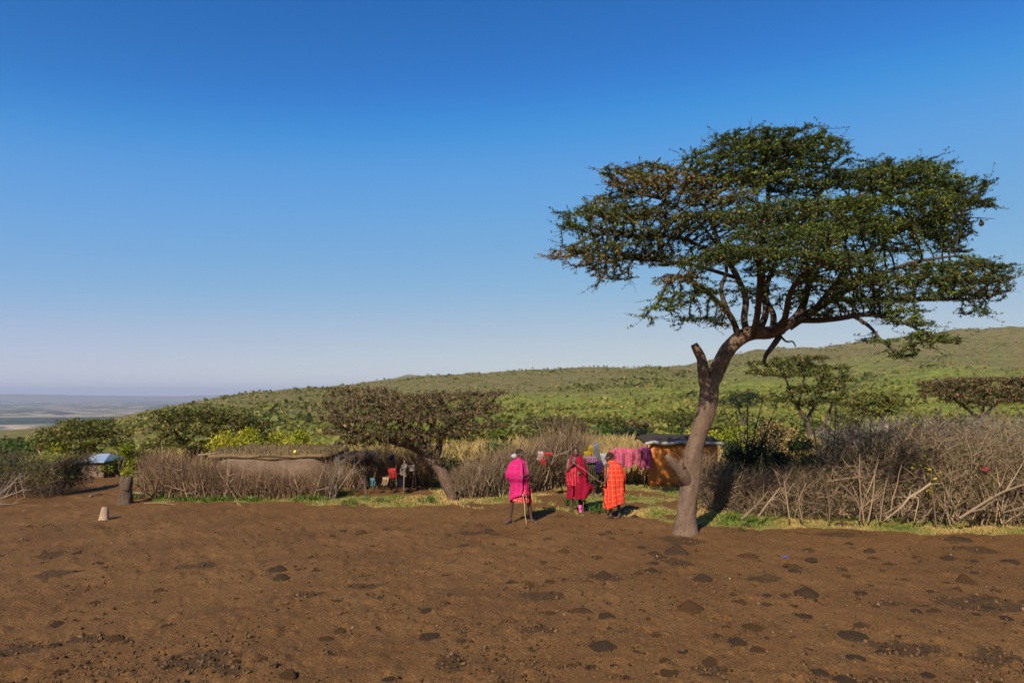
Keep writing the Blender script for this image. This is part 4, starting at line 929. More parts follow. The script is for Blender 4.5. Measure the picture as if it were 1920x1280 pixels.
def bare_branches(px, py, Y, label, ends, seed):
    rg = np.random.default_rng(seed); b = P(px, py, Y); b.z = .2; root = thing('dead_branches', b, label, 'dead branches')
    for ex, ey in ends:
        e = np.array(P(ex, ey, Y) - b); m_ = e * .5 + rg.normal(size=3) * .08; p, r = catmull([np.array([0, 0, -.2]), m_, e], [.02, .016, .007], 4)
        parts = [tubes(p[None], r[None], 5, np.array([.1]))]
        for k in range(3):
            i0 = rg.integers(3, len(p)); parts.append(tubes(rnd_curve(rg, p[i0][None], e[None] / 1.5 + rg.normal(size=(1, 3)) * .5, np.array([.3]), 4, .15), np.array([[.008, .006, .004, .002]]), 4, np.array([.1])))
        V, fs, R = merge(parts); link('branch', mesh_np('branch', V, fs, {'rnd': R}), M_darktwig, root)
bare_branches(1392, 860, 18.2, 'bare black branches poking out of the dark shaded bush', [(1350, 752), (1378, 755), (1402, 745), (1430, 750), (1455, 762)], 3)
bare_branches(1545, 850, 20, 'dark crooked branches standing behind the leafy green bush', [(1520, 770), (1568, 730), (1560, 780)], 4)

# left hedge and the pile of branches at the left edge
def left_hedge():
    rng = np.random.default_rng(33)
    f, Ln = line_sampler([(-190, 932, 1.2), (-40, 936, 1.2), (40, 938, 1.15), (95, 932, 1.1), (122, 924, .9)])
    c = Vector((float(f(.6)[0]), float(f(.6)[1]), 0)); root = thing('hedge', c, 'dark thorny hedge at the left edge beside the dirt track', 'hedge')
    N = 3200; x, y, h = f(rng.random(N)); dy = rng.random(N) * 1.6; z = rng.random(N) ** .8 * h * (.75 + .4 * fbm(x * 2, y * 2, 3, 3))
    p0 = np.stack([x, y + dy, z], -1) - np.array(c); d = rng.normal(size=(N, 3)); d[:, 2] = abs(d[:, 2]) + .2
    V, fs, R = tubes(rnd_curve(rng, p0, d, rng.uniform(.2, .5, N), 4, .25), rng.uniform(.003, .007, (N, 1)) * np.array([[1, .85, .65, .3]]), 3, rng.random(N) * .5)
    o = link('brushwood', mesh_np('brushwood', V, fs, {'rnd': R}), M_twig, root); o['kind'] = 'stuff'
    N = 5200; x, y, h = f(rng.random(N)); z = (.15 + .85 * rng.random(N) ** .7) * h * (.8 + .35 * fbm(x * 2, y * 2, 3, 3)); C = np.stack([x, y + .1 + rng.random(N) * 1.6, z], -1) - np.array(c)
    V, fs, R = leaves(C, np.full(N, .04), rng.random(N), rng=rng); o = link('foliage', mesh_np('foliage', V, fs, {'rnd': R}, False), M_dark_leaf, root); o['kind'] = 'stuff'
    add_branches(root, f, c, 20, rng, .5, M_twig, up=True, smin=.6, smax=.9)
left_hedge()
fan('branch_bundle', -22, 948, 10, 1.0, 'pale forked branches lying at the far left edge', M_twig_grey, 2.2, .014)

# ================================================================== HUTS
M_mud = simple('mud_wall', (0.1452, 0.0880, 0.0547), (0.2288, 0.1480, 0.0950), 5, bs=.7, bd=.03)
M_orange = simple('orange_mud_wall', (0.5400, 0.1557, 0.0306), (0.6975, 0.2270, 0.0497), 3, bs=.5, bd=.02)
M_darkmud_shade = simple('dark_dung_plaster_and_shade', (.030, .024, .020), (.065, .050, .040), 6, bs=.7, bd=.03)  # plaster of the end wall; inside the entrance it paints the shade
M_thatch = simple('grassy_roof', (0.1358, 0.0928, 0.0308), (0.2612, 0.1493, 0.0688), 7, bs=.8, bd=.04)
M_roofearth = simple('earth_roof', (0.0357, 0.0242, 0.0151), (0.0672, 0.0468, 0.0306), 6, bs=.8, bd=.03)
M_plastic = simple('worn_white_sheeting', (0.3150, 0.2660, 0.2145), (0.5100, 0.4480, 0.3770), 4, .6, .3, .3)
M_tin = simple('blue_grey_tin', (.20, .25, .33), (.30, .36, .45), 3, .4, .5, .1)
def bm_obj(name, bm, m, parent=None, smooth=False):
    me = bpy.data.meshes.new(name); bm.normal_update(); bm.to_mesh(me); bm.free()
    if smooth: me.polygons.foreach_set('use_smooth', np.ones(len(me.polygons), bool))
    return link(name, me, m, parent)
def wall_strip(pts, h0, h1, th, m, parent, seed=0, name='wall', topnoise=.04):
    """curved mud wall following pts (x,y), thickness th, lumpy"""
    p, hh = catmull([(a, b_, 0) for a, b_ in pts], [1] * len(pts), 8)
    K = len(p); T = np.gradient(p, axis=0); N = unit(np.stack([-T[:, 1], T[:, 0], 0 * T[:, 0]], -1)); s = np.cumsum(np.r_[0, np.linalg.norm(np.diff(p, axis=0), axis=1)])
    M = 8; V = []
    top = (h1 + (fbm(s * 1.5, s * 0, seed, 3) - .5) * topnoise * 3)
    for side in (1, -1):
        for j in range(M):
            z = h0 + (top - h0) * j / (M - 1); lump = (fbm(s * 1.8, np.full(K, j * .5), seed + side, 3) - .5) * .09
            q = p + N * ((th / 2 + lump) * side)[:, None]; q[:, 2] = z; V.append(q)
    V = np.array(V); order = list(range(M)) + list(range(2 * M - 1, M - 1, -1)); V = V[order]; R = 2 * M
    i = np.arange(R)[:, None] * K; i2 = ((np.arange(R) + 1) % R)[:, None] * K; j = np.arange(K - 1)[None]
    Fq = np.stack([i + j, i + j + 1, i2 + j + 1, i2 + j], -1).reshape(-1, 4)
    caps = [np.array([np.arange(R) * K]), np.array([(np.arange(R) * K + K - 1)[::-1]])]
    return link(name, mesh_np(name, V.reshape(-1, 3), [Fq] + caps), m, parent)
def roof_slab(outline_f, z0, zf, th, m, parent, seed, name='roof', n1=40, n2=10, over=.12):
    """domed slab over a stadium x0..x1, y0..y1"""
    x0, x1, y0, y1 = outline_f; U, Vv = np.meshgrid(np.linspace(-1, 1, n1), np.linspace(-1, 1, n2))
    sx = np.sign(U) * np.abs(U) ** .9; w_ = np.sqrt(np.clip(1 - np.clip((np.abs(sx) - .86) / .16, 0, 1) ** 2, .0, 1)) * .9 + .1
    X = (x0 + x1) / 2 + sx * ((x1 - x0) / 2 + over); Y = (y0 + y1) / 2 + Vv * w_ * ((y1 - y0) / 2 + over)
    Z = z0 + zf * (1 - Vv ** 2 * .8) * (1 - .5 * sx ** 4) + (fbm(X * 1.4, Y * 1.4, seed, 3) - .5) * .13
    top = np.stack([X, Y, Z], -1).reshape(-1, 3); bot = top - np.array([0, 0, th]); n = n1 * n2
    i = np.arange(n2 - 1)[:, None] * n1; j = np.arange(n1 - 1)[None]; q = np.stack([i + j, i + j + 1, i + n1 + j + 1, i + n1 + j], -1).reshape(-1, 4)
    per = list(range(n1)) + [r * n1 + n1 - 1 for r in range(1, n2)] + list(range(n1 * n2 - 2, n1 * (n2 - 1) - 1, -1)) + [r * n1 for r in range(n2 - 2, 0, -1)]
    per = np.array(per); p2 = np.roll(per, -1); side = np.stack([per + n, p2 + n, p2, per], -1)
    return link(name, mesh_np(name, np.concatenate([top, bot]), [np.concatenate([q, q[:, ::-1] + n, side])]), m, parent), (X, Y, Z)
def blades(X, Y, Z, h, wd, rng, lean=.35):
    N = len(X); d = rng.normal(size=(N, 2)); d = d / np.linalg.norm(d, axis=1, keepdims=True); p = np.stack([X, Y, Z], -1)
    side = np.stack([d[:, 1], -d[:, 0], 0 * X], -1) * wd[:, None]; up = np.stack([d[:, 0] * h * lean, d[:, 1] * h * lean, h], -1) * rng.uniform(.7, 1, (N, 1))
    m_ = p + up * .55 * np.array([.5, .5, 1.1]); V = np.stack([p - side, p + side, m_ + side * .7, p + up], 1).reshape(-1, 3)
    return V, [np.arange(N)[:, None] * 4 + np.arange(4)[None]]

# long low mud hut on the left
def long_hut():
    c = G(505, 917); root = thing('mud_hut', c, 'long low mud hut with a sagging grassy roof, behind the reddish brush fence', 'hut')
    x0, x1 = G(385, 917).x - c.x, G(612, 917).x - c.x; d = 3.0; h = 1.02
    wall_strip([(x0 + .5, d), (x0 + .05, d * .6), (x0 + .05, .5), (x0 + .6, .05), ((x0 + x1) / 2, 0), (x1 - .5, .02), (x1 - .06, .35)], 0, h, .2, M_mud, root, 3)
    o = wall_strip([(x1, .4), (x1 + .08, d * .5), (x1 - .2, d)], 0, h - .02, .2, M_darkmud_shade, root, 4); o['label'] = 'dark plastered end wall'
    r, (X, Y, Z) = roof_slab((x0, x1, 0, d), h + .01, .20, .10, M_thatch, root, 6)
    rng = np.random.default_rng(3); N = 5200; i = rng.integers(0, 9, N); j = rng.integers(0, 39, N); u = rng.random(N); v = rng.random(N)
    f = lambda A: (A[i, j] * (1 - u) + A[i, j + 1] * u) * (1 - v) + (A[i + 1, j] * (1 - u) + A[i + 1, j + 1] * u) * v
    V, fs = blades(f(X), f(Y), f(Z) - .01, rng.uniform(.04, .15, N), np.full(N, .007), rng)
    g = link('roof_grass', mesh_np('roof_grass', V, fs, {'rnd': np.repeat(rng.random(N), 4)}, False), M_strawgrass, r); g['kind'] = 'stuff'
    # poles along the eave
    for a, b_ in ((0.02, .36), (.34, .66), (.64, .97)):
        n_ = 14; t = np.linspace(a, b_, n_); xx = x0 + t * (x1 - x0); p = np.stack([xx, np.full(n_, -.10), h - .01 + (fbm(t * 6, t * 0, 8, 2) - .5) * .10], -1)
        v, f_, r_ = tubes(p[None], np.full((1, n_), .032), 7, np.array([.4]), cap=True); link('eave_pole', mesh_np('eave_pole', v, f_, {'rnd': r_}), M_darktwig, root)
    v, f_, r_ = tubes(np.array([[[x0 - .25, -.12, h + .06], [x0 + .1, .1, h + .10], [x0 + .5, .25, h + .13]]]), np.full((1, 3), .03), 6, np.array([.9]), cap=True)
    link('eave_pole', mesh_np('eave_pole', v, f_, {'rnd': r_}), M_twig_pale, root)
    bm = bmesh.new(); bmesh.ops.create_icosphere(bm, subdivisions=2, radius=.055)
    for q in bm.verts: q.co *= 1 + .5 * random.uniform(-.5, .5); q.co.z *= 1.1
    o = bm_obj('yellow_bag', bm, simple('yellow_plastic', (.62, .48, .03), (.80, .66, .08), 9, .5, .4, 0), None, True); o.location = c + Vector((G(552, 917).x - c.x, -.02, h + .17)); tag(o, 'small crumpled yellow plastic bag lying on the grassy hut roof', 'plastic bag')
long_hut()
# entrance beside it, its inner shade painted as near-black walls and floor
def entrance():
    c = G(655, 916); root = thing('hut_entrance', c, 'dark open entrance of a low hut at the right end of the long hut', 'hut')
    xl, xr = G(634, 916).x - c.x, G(686, 916).x - c.x; h = 1.02
    wall_strip([(xl, -.15), (xl, .8), (xl + .02, 2.4)], 0, h, .14, M_darkmud_shade, root, 5)
    wall_strip([(xr, 0), (xr, 1.2), (xr, 2.4)], 0, h * .82, .14, M_darkmud_shade, root, 6)
    wall_strip([(xl, 2.4), (0, 2.45), (xr, 2.4)], 0, h, .12, M_darkmud_shade, root, 7)
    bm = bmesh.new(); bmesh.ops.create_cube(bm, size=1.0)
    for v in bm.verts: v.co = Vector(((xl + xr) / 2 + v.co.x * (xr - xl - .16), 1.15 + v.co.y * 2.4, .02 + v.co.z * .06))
    bm_obj('floor', bm, M_darkmud_shade, root)  # added slab, coloured dark so the sunlit opening still looks shaded
    roof_slab((xl, xr, -.1, 2.4), h * .92, .05, .09, M_roofearth, root, 8, over=.08, n1=14)
entrance()
def orange_hut():
    c = G(1250, 911); root = thing('orange_hut', c, 'small orange plastered hut with a thin flat roof, partly behind the big trunk', 'hut')
    xl, xr = G(1221, 911).x - c.x, G(1344, 911).x - c.x; h = 1.36; d = 2.4
    wall_strip([(xl + .02, .12), (xl + .14, .01), ((xl + xr) / 2, 0), (xr - .14, .01), (xr - .02, .12)], 0, h, .16, M_orange, root, 11, topnoise=.01)
    wall_strip([(xl + .04, .26), (xl + .42, d)], 0, h, .16, M_orange, root, 12, topnoise=.01); wall_strip([(xr, .26), (xr, d)], 0, h, .16, M_orange, root, 13, topnoise=.01)
    wall_strip([(xl + .52, d), (xr - .1, d)], 0, h, .16, M_orange, root, 14, topnoise=.01)
    r, (X, Y, Z) = roof_slab((xl, xr, 0, d), h + .10, .16, .07, M_roofearth, root, 15, over=.17, n1=30)
    # pale sheeting along the roof edge, wavy
    n_ = 40; t = np.linspace(0, 1, n_); xx = xl - .22 + t * (xr - xl + .44); V = []
    wv = (fbm(t * 9, t * 0, 4, 3) - .5)
    prof = [(-.23, .115), (-.26, .07), (-.25, .02), (-.20, .0), (-.20, .03), (-.19, .10)]
    for y_, z_ in prof: V.append(np.stack([xx, y_ + wv * .08, h + .005 + z_ + wv * .09], -1))
    V = np.array(V); K = n_; i = np.arange(6)[:, None] * K; i2 = ((np.arange(6) + 1) % 6)[:, None] * K; j = np.arange(K - 1)[None]
    q = np.stack([i + j, i + j + 1, i2 + j + 1, i2 + j], -1).reshape(-1, 4)
    link('roof_sheeting', mesh_np('roof_sheeting', V.reshape(-1, 3), [q]), M_plastic, r)
orange_hut()
def tin_hut():
    b = P(190, 884, 25.6); b.z = tz(b.x, b.y) + .0; root = thing('tin_roofed_hut', b, 'small hut with a blue grey metal roof among the bushes on the left', 'hut')
    zt = P(190, 850, 25.6).z - b.z; ze = P(190, 861, 25.6).z - b.z; w_ = .5; bm = bmesh.new()
    pts = [(-w_, -.7, ze), (w_, -.7, ze), (w_, .7, ze), (-w_, .7, ze)]
    lo = [bm.verts.new((x, y, z - .05)) for x, y, z in pts]; hi = [bm.verts.new(p) for p in pts]; a = bm.verts.new((-.1, 0, zt)); b2 = bm.verts.new((.3, 0, zt))
    bm.faces.new(lo[::-1]); 
    for k in range(4): bm.faces.new((lo[k], lo[(k + 1) % 4], hi[(k + 1) % 4], hi[k]))
    bm.faces.new((hi[0], hi[1], b2, a)); bm.faces.new((hi[1], hi[2], b2)); bm.faces.new((hi[2], hi[3], a, b2)); bm.faces.new((hi[3], hi[0], a))
    bm_obj('roof', bm, M_tin, root)
    for (p, q) in (((-.42, -.5), (.42, -.5)), ((.42, -.4), (.42, .5)), ((-.42, .5), (.32, .5)), ((-.42, -.4), (-.42, .4))): wall_strip([p, q], 0, ze - .06, .1, M_mud, root, 3, topnoise=0)
tin_hut()

# ================================================================== CLOTHS AND CLOTHES
def cloth_mat(name, base, line=None, line2=None, sc_=10, w_=.16, rough=.85, blot=None):
    m, n, b = new_mat(name, rough, .15)
    uv = n.nodes.new('ShaderNodeAttribute'); uv.attribute_name = 'uvw'; sp = n.nodes.new('ShaderNodeSeparateXYZ'); n.links.new(uv.outputs['Vector'], sp.inputs[0])
    c = ramp(n, [(0.3, tuple(x * .86 for x in base)), (0.7, base)], noise(n, 9, 3))
    if line is not None:
        for ax, col in ((0, line), (1, line2 or line)):
            fr = mathn(n, 'FRACT', mathn(n, 'MULTIPLY', sp.outputs[ax], sc_)); k = mathn(n, 'LESS_THAN', mathn(n, 'ABSOLUTE', mathn(n, 'SUBTRACT', fr, .5)), w_ / 2)
            c = mixc(n, mathn(n, 'MULTIPLY', k, .42), c, col)
    if blot is not None:
        c = mixc(n, ramp(n, [(0.52, (0, 0, 0)), (0.58, (1, 1, 1))], noise(n, 14, 2)), c, blot)
    n.links.new(c, b.inputs['Base Color']); bump(n, b, noise(n, 60, 3), .3, .004)
    return m
def vec_attr(me, name, arr):
    a = me.attributes.new(name, 'FLOAT_VECTOR', 'POINT'); a.data.foreach_set('vector', np.asarray(arr, np.float32).ravel())
def grid_cloth(name, Pf, nu, nv, m, parent=None, th=.008, uvs=(1, 1)):
    """Pf(u,v)->xyz arrays; closed thin sheet"""
    U, V = np.meshgrid(np.linspace(0, 1, nu), np.linspace(0, 1, nv)); X = Pf(U, V); X = np.stack(X, -1)
    du = np.gradient(X, axis=1); dv = np.gradient(X, axis=0); N = unit(np.cross(du, dv)); A = (X + N * th / 2).reshape(-1, 3); B = (X - N * th / 2).reshape(-1, 3); n = nu * nv
    i = np.arange(nv - 1)[:, None] * nu; j = np.arange(nu - 1)[None]; q = np.stack([i + j, i + j + 1, i + nu + j + 1, i + nu + j], -1).reshape(-1, 4)
    per = list(range(nu)) + [r * nu + nu - 1 for r in range(1, nv)] + list(range(nu * nv - 2, nu * (nv - 1) - 1, -1)) + [r * nu for r in range(nv - 2, 0, -1)]
    per = np.array(per); p2 = np.roll(per, -1); side = np.stack([per + n, p2 + n, p2, per], -1)
    me = mesh_np(name, np.concatenate([A, B]), [np.concatenate([q, q[:, ::-1] + n, side])])
    w_ = np.stack([U * uvs[0], V * uvs[1], 0 * U], -1).reshape(-1, 3); vec_attr(me, 'uvw', np.concatenate([w_, w_]))
    return link(name, me, m, parent)
def hung(name, px0, px1, pytop, pybot, Y, m, label, cat='cloth', seed=1, sag=.05, ragged=.12, fold=.05, back=.35, group=None, nf=5):
    """cloth thrown over a line or branches: front sheet and short back sheet"""
    c = P((px0 + px1) / 2, pybot, Y); x0 = P(px0, pytop, Y).x - c.x; x1 = P(px1, pytop, Y).x - c.x; H = P(px0, pytop, Y).z - c.z
    def f(U, V):
        s = V * 1.35 - back; drop = np.abs(s); x = x0 + U * (x1 - x0); wv = fbm(U * 4 + seed, U * 0, seed, 3)
        top = H - sag * np.sin(U * pi) * H + (wv - .5) * .16 * H
        L_ = np.where(s > 0, top * (1 - ragged * fbm(U * 6, U * 0 + 5, seed + 3, 2)), top * .8)
        z = top - drop * L_ ; fd = fold * np.sin(U * nf * 2 * pi + seed + V * 1.5) * np.clip(drop * 3, 0, 1) + (fbm(U * 9, V * 5, seed, 3) - .5) * .06
        y = -np.sign(s) * (.03 + np.minimum(drop, .2) * .35) * 1.0 + fd
        return x + np.sin(V * 7 + seed) * .02, y, z
    o = grid_cloth(name, f, 36, 30, m, None, uvs=((x1 - x0), H * 1.35)); o.location = c; tag(o, label, cat, group)
    return o
C_pinkbl = cloth_mat('pink_patterned_blanket', (.48, .045, .10), (.42, .20, .19), (.20, .07, .16), 11, .3, blot=(.34, .12, .14))
C_purbl = cloth_mat('purple_red_blanket', (.42, .04, .07), (.15, .12, .25), (.17, .12, .26), 8, .4)
C_yellow = cloth_mat('yellow_cloth', (0.3571, 0.2268, 0.0173)); C_white = cloth_mat('white_cloth', (0.4032, 0.3672, 0.3802)); C_grey = cloth_mat('grey_white_cloth', (0.1843, 0.1814, 0.2074), (0.1014, 0.1037, 0.1290), None, 12, .3)
C_purple = cloth_mat('dark_purple_cloth', (.05, .02, .09)); C_redc = cloth_mat('red_cloth', (0.4125, 0.0400, 0.0320)); C_pinkwh = cloth_mat('pink_white_cloth', (0.4950, 0.4160, 0.4000), (0.4125, 0.0800, 0.0640), None, 9, .5)
C_teal = cloth_mat('teal_cloth', (.08, .23, .27)); C_tan = cloth_mat('tan_cloth', (.42, .28, .17)); C_blue = cloth_mat('navy_cloth', (.04, .04, .16)); C_beige = cloth_mat('beige_cloth', (.42, .32, .27)); C_lil = cloth_mat('lilac_cloth', (0.2760, 0.1210, 0.2040)); C_dkgreen = cloth_mat('dark_olive_cloth', (0.0600, 0.0550, 0.0300))
# line between the orange hut and the men
def clothes_line():
    Y = 22.4; a = P(1140, 850, Y); b_ = P(1207, 838, Y); c = Vector((a.x, Y, 0)); root = thing('washing_line', c, 'rough washing line on crooked posts left of the orange hut', 'washing line')
    for px, top in ((1141, 846), (1207, 840)):
        q = P(px, top, Y); v, f_, r_ = tubes(np.array([[[q.x - c.x, .0, -.1], [q.x - c.x + .03, 0, q.z * .5], [q.x - c.x, 0, q.z]]]), np.full((1, 3), .025), 6, np.array([.4]), cap=True)
        link('post', mesh_np('post', v, f_, {'rnd': r_}), M_twig, root)
    v, f_, r_ = tubes(np.array([[[a.x - c.x, 0, a.z], [(a.x + b_.x) / 2 - c.x, 0, (a.z + b_.z) / 2 - .05], [b_.x - c.x, 0, b_.z]]]), np.full((1, 3), .008), 4, np.array([.4]))
    link('rope', mesh_np('rope', v, f_, {'rnd': r_}), M_twig, root)
clothes_line()
hung('blanket', 1143, 1197, 843, 880, 22.4, C_pinkbl, 'wide pink patterned blanket hung on the line behind the man in orange red', 'blanket', 3, -.12, .35, .05, nf=3)
hung('blanket', 1198, 1220, 840, 882, 22.3, C_purbl, 'red and purple striped blanket hanging beside the orange hut wall', 'blanket', 4, -.10, .2, .04, nf=2)
bush('dead_bush', 1117, 912, 20.8, 1.05, 1.05, 'olive brown bush heaped with clothes, right of the man in crimson', M_dark_leaf, 75, 900, .04, rlo=.5, rhi=1, stems=80, stem=M_twig)
hung('cloth', 1094, 1106, 846, 862, 20.3, C_yellow, 'yellow cloth thrown on the bush just right of the man in crimson', 'cloth', 5, 0, .3, .03)
hung('cloth', 1103, 1114, 834, 858, 20.35, C_yellow, 'crumpled yellow cloth hanging highest on the clothes covered bush', 'cloth', 6, 0, .3, .03)
hung('cloth', 1113, 1122, 829, 862, 20.3, C_grey, 'grey white cloth hanging down the middle of the clothes covered bush', 'cloth', 7, 0, .2, .03)
hung('cloth', 1126, 1138, 848, 872, 20.2, C_white, 'white cloth on the bush just left of the head of the man in orange red', 'cloth', 8, .1, .3, .03)
hung('cloth', 1097, 1117, 855, 868, 20.15, C_lil, 'lilac cloth spread under the yellow cloths on the bush', 'cloth', 9, 0, .4, .03)
hung('cloth', 1116, 1128, 862, 888, 20.1, C_purple, 'dark purple cloth low on the clothes covered bush', 'cloth', 10, .1, .3, .03)
hung('cloth', 1103, 1122, 868, 900, 20.2, C_dkgreen, 'olive cloth spread over the lower part of the clothes covered bush', 'cloth', 12, 0, .3, .05)
hung('cloth', 1008, 1018, 846, 864, 20.1, C_pinkwh, 'white and pink cloth caught in the dry fence right of the man in pink', 'cloth', 11, 0, .3, .03)
hung('cloth', 1014, 1023, 858, 872, 20.05, C_redc, 'small red cloth below the white one in the dry fence', 'cloth', 13, 0, .3, .03)
hung('cloth', 1020, 1036, 848, 854, 20.1, C_redc, 'narrow faded red cloth stretched sideways in the dry fence', 'cloth', 14, 0, .3, .02)
# clothes near the middle fence
def rack():
    c = G(752, 922); root = thing('stick_rack', c, 'rough rack of thin sticks holding clothes, left of the leaning trunk', 'rack')
    for px, top, bot, ln in ((731, 880, 916, .03), (744, 872, 922, -.02), (757, 862, 935, 0), (772, 868, 920, .05), (781, 872, 918, -.04), (698, 893, 920, .02), (722, 890, 916, .02)):
        q = G(px, bot); h = P(px, top, q.y).z; v, f_, r_ = tubes(np.array([[[q.x - c.x, q.y - c.y, -.05], [q.x - c.x + ln, q.y - c.y, h * .5], [q.x - c.x + ln * 2, q.y - c.y, h]]]), np.array([[.018, .015, .010]]), 5, np.array([.8]), cap=True)
        link('pole', mesh_np('pole', v, f_, {'rnd': r_}), M_twig_pale, root)
    for (p, q) in (((728, 893), (762, 884)), ((752, 872), (785, 880))):
        a = P(p[0], p[1], 21.2) - c; b_ = P(q[0], q[1], 21.2) - c; v, f_, r_ = tubes(np.array([[a, b_]]), np.array([[.014, .012]]), 5, np.array([.8]), cap=True); link('pole', mesh_np('pole', v, f_, {'rnd': r_}), M_twig_pale, root)
rack()
hung('cloth', 730, 744, 877, 896, 20.6, C_redc, 'bright red shirt hung on the stick rack under the broad brown tree', 'shirt', 21, 0, .1, .03)
hung('cloth', 696, 704, 896, 912, 21.0, C_teal, 'teal cloth hanging lowest and leftmost near the dark entrance', 'cloth', 22, 0, .2, .02)
hung('cloth', 718, 729, 894, 912, 21.0, C_tan, 'tan cloth bundle between the teal cloth and the red shirt', 'cloth', 23, 0, .4, .04)
hung('cloth', 732, 739, 853, 864, 21.9, C_blue, 'small navy cloth high in the brown fence above the red shirt', 'cloth', 24, 0, .3, .02)
hung('cloth', 752, 763, 870, 895, 21.1, C_beige, 'pale beige cloth hanging right of the red shirt', 'cloth', 25, 0, .3, .04)
hung('cloth', 766, 778, 872, 884, 21.3, C_beige, 'small beige cloth at the right end of the stick rack', 'cloth', 26, 0, .3, .03)
hung('cloth', 749, 757, 897, 915, 21.0, C_grey, 'grey cloth under the pale beige one on the stick rack', 'cloth', 27, 0, .3, .03)
# rags in the right fence
def rag(px, py, Y, r, m, label, seed, sx=1, sz=1):
    bm = bmesh.new(); bmesh.ops.create_icosphere(bm, subdivisions=3, radius=r); rg = random.Random(seed)
    for v in bm.verts:
        k = 1 + .7 * (fbm(np.array([v.co.x / r * 1.5 + seed]), np.array([v.co.z / r * 1.5 + v.co.y / r]), seed, 3)[0] - .5); v.co = Vector((v.co.x * k * sx, v.co.y * k * .5, v.co.z * k * sz))
    o = bm_obj('rag', bm, m, None, True); o.location = P(px, py, Y)
    vec_attr(o.data, 'uvw', np.zeros((len(o.data.vertices), 3))); tag(o, label, 'rag')
rag(1846, 880, 15.95, .105, cloth_mat('faded_red_plastic', (.27, .045, .045)), 'faded red rag caught in the thorn fence near the right edge', 5, 1.1, .75)
rag(1661, 808, 18.6, .15, C_beige, 'pale grey sack caught high in the thorn fence below the yellow leafed sapling', 6, .6, 1.3)
rag(1768, 812, 19, .07, C_white, 'small white rag high in the thorn fence beside the pale post', 7, 1.3, .8)
rag(1893, 823, 17, .035, C_white, 'tiny white scrap in the thorn fence at the right edge', 8)
rag(1472, 1043, 11.9, .045, cloth_mat('blue_litter', (.08, .08, .35)), 'small blue scrap of litter on the bare dirt right of the big tree', 9, 1.4, .3)

# ================================================================== STUMPS
def stump():
    b = G(235, 944); root = thing('tree_stump', b, 'dark grey tree stump with a forked broken top at the end of the left fence', 'tree stump')
    k = b.y / F
    V, fs, r = bark_tube([(0, 0, -.1), (0, 0, .06), (.0, 0, .25), (.01, 0, .42), (.02, 0, .56)], [14 * k, 11.5 * k, 10.5 * k, 10 * k, 9.5 * k], 18, 6, .16, 3)
    link('trunk', mesh_np('trunk', V, fs), M_bark_dark2, root)
    V, fs, r = bark_tube([(-.04, -.02, .42), (-.08, -.02, .58), (-.07, -.02, .76)], [6.5 * k, 6 * k, 3.5 * k], 12, 5, .14, 4); link('limb', mesh_np('limb', V, fs), M_bark_dark2, root)
    V, fs, r = bark_tube([(.03, -.05, .38), (.07, -.03, .58), (.09, -.02, .74)], [8 * k, 7.5 * k, 5.5 * k], 12, 5, .2, 5); link('limb', mesh_np('limb', V, fs), M_bark_dark2, root)
    b = G(195, 974); root = thing('tree_stump', b, 'short pale stripped stump standing alone on the dirt, left', 'tree stump'); k = b.y / F
    V, fs, r = bark_tube([(0, 0, -.05), (0, 0, .02), (.004, 0, .14), (.008, 0, .26), (.012, 0, .30)], [11 * k, 8.5 * k, 7 * k, 5.5 * k, 4.5 * k], 14, 5, .09, 6)
    link('trunk', mesh_np('trunk', V, fs), M_pale_wood, root)
M_bark_dark2 = bark('weathered_grey_bark', (0.0638, 0.0413, 0.0279), (0.1403, 0.0938, 0.0637)); M_pale_wood = bark('stripped_pale_wood', (0.3060, 0.1875, 0.1105), (0.4930, 0.3300, 0.2145))
stump()
for (x0, y0, x1, y1, r_, lab) in ((250, 926, 292, 931, .035, 'pale fallen stick on the dirt track left of the brush fence'), (168, 932, 192, 928, .03, 'dark fallen stick across the dirt track'), (270, 945, 330, 948, .012, 'thin dark stick lying at the foot of the left fence')):
    a = G(x0, y0); e = G(x1, y1); a.z = e.z = .03; m_ = (a + e) / 2 + Vector((0, .05, .02)); p, r = catmull([np.zeros(3), np.array(m_ - a), np.array(e - a)], [r_, r_ * .9, r_ * .5], 5)
    v, f_, rr_ = tubes(p[None], r[None], 6, np.array([.6]), cap=True); o = link('fallen_stick', mesh_np('fallen_stick', v, f_, {'rnd': rr_}), M_twig_pale, None, a); tag(o, lab, 'stick')

# ================================================================== PEOPLE
M_skin = simple('dark_brown_skin', (0.0720, 0.0340, 0.0208), (0.1080, 0.0510, 0.0304), 12, .45, .45, .15, .002)
M_sandal = simple('dark_sandal_rubber', (.015, .014, .014), (.03, .027, .025), 20, .7, .3, .2, .002)
M_stick = simple('peeled_stick', (.42, .25, .10), (.56, .36, .17), 12, .6, .3, .2, .002)
M_stick_d = simple('brown_stick', (.20, .095, .045), (.30, .15, .07), 12, .6, .3, .2, .002)
C_pink = cloth_mat('hot_pink_check_shuka', (0.5760, 0.0108, 0.1148), (0.2448, 0.0540, 0.1620), (0.2160, 0.0630, 0.1755), 7, .22)
C_redcheck = cloth_mat('red_check_shuka', (.62, .02, .04), (.62, .38, .34), None, 16, .18)
C_crimson = cloth_mat('crimson_shuka', (0.2570, 0.0054, 0.0241))
C_crimson2 = cloth_mat('red_striped_shuka', (0.4320, 0.0108, 0.0270), (0.5580, 0.3240, 0.3060), (0.4050, 0.0108, 0.0270), 11, .14)
C_orange = cloth_mat('orange_red_check_shuka', (0.6300, 0.0405, 0.0162), (0.7020, 0.2700, 0.1440), (0.6840, 0.2340, 0.1170), 9, .15)
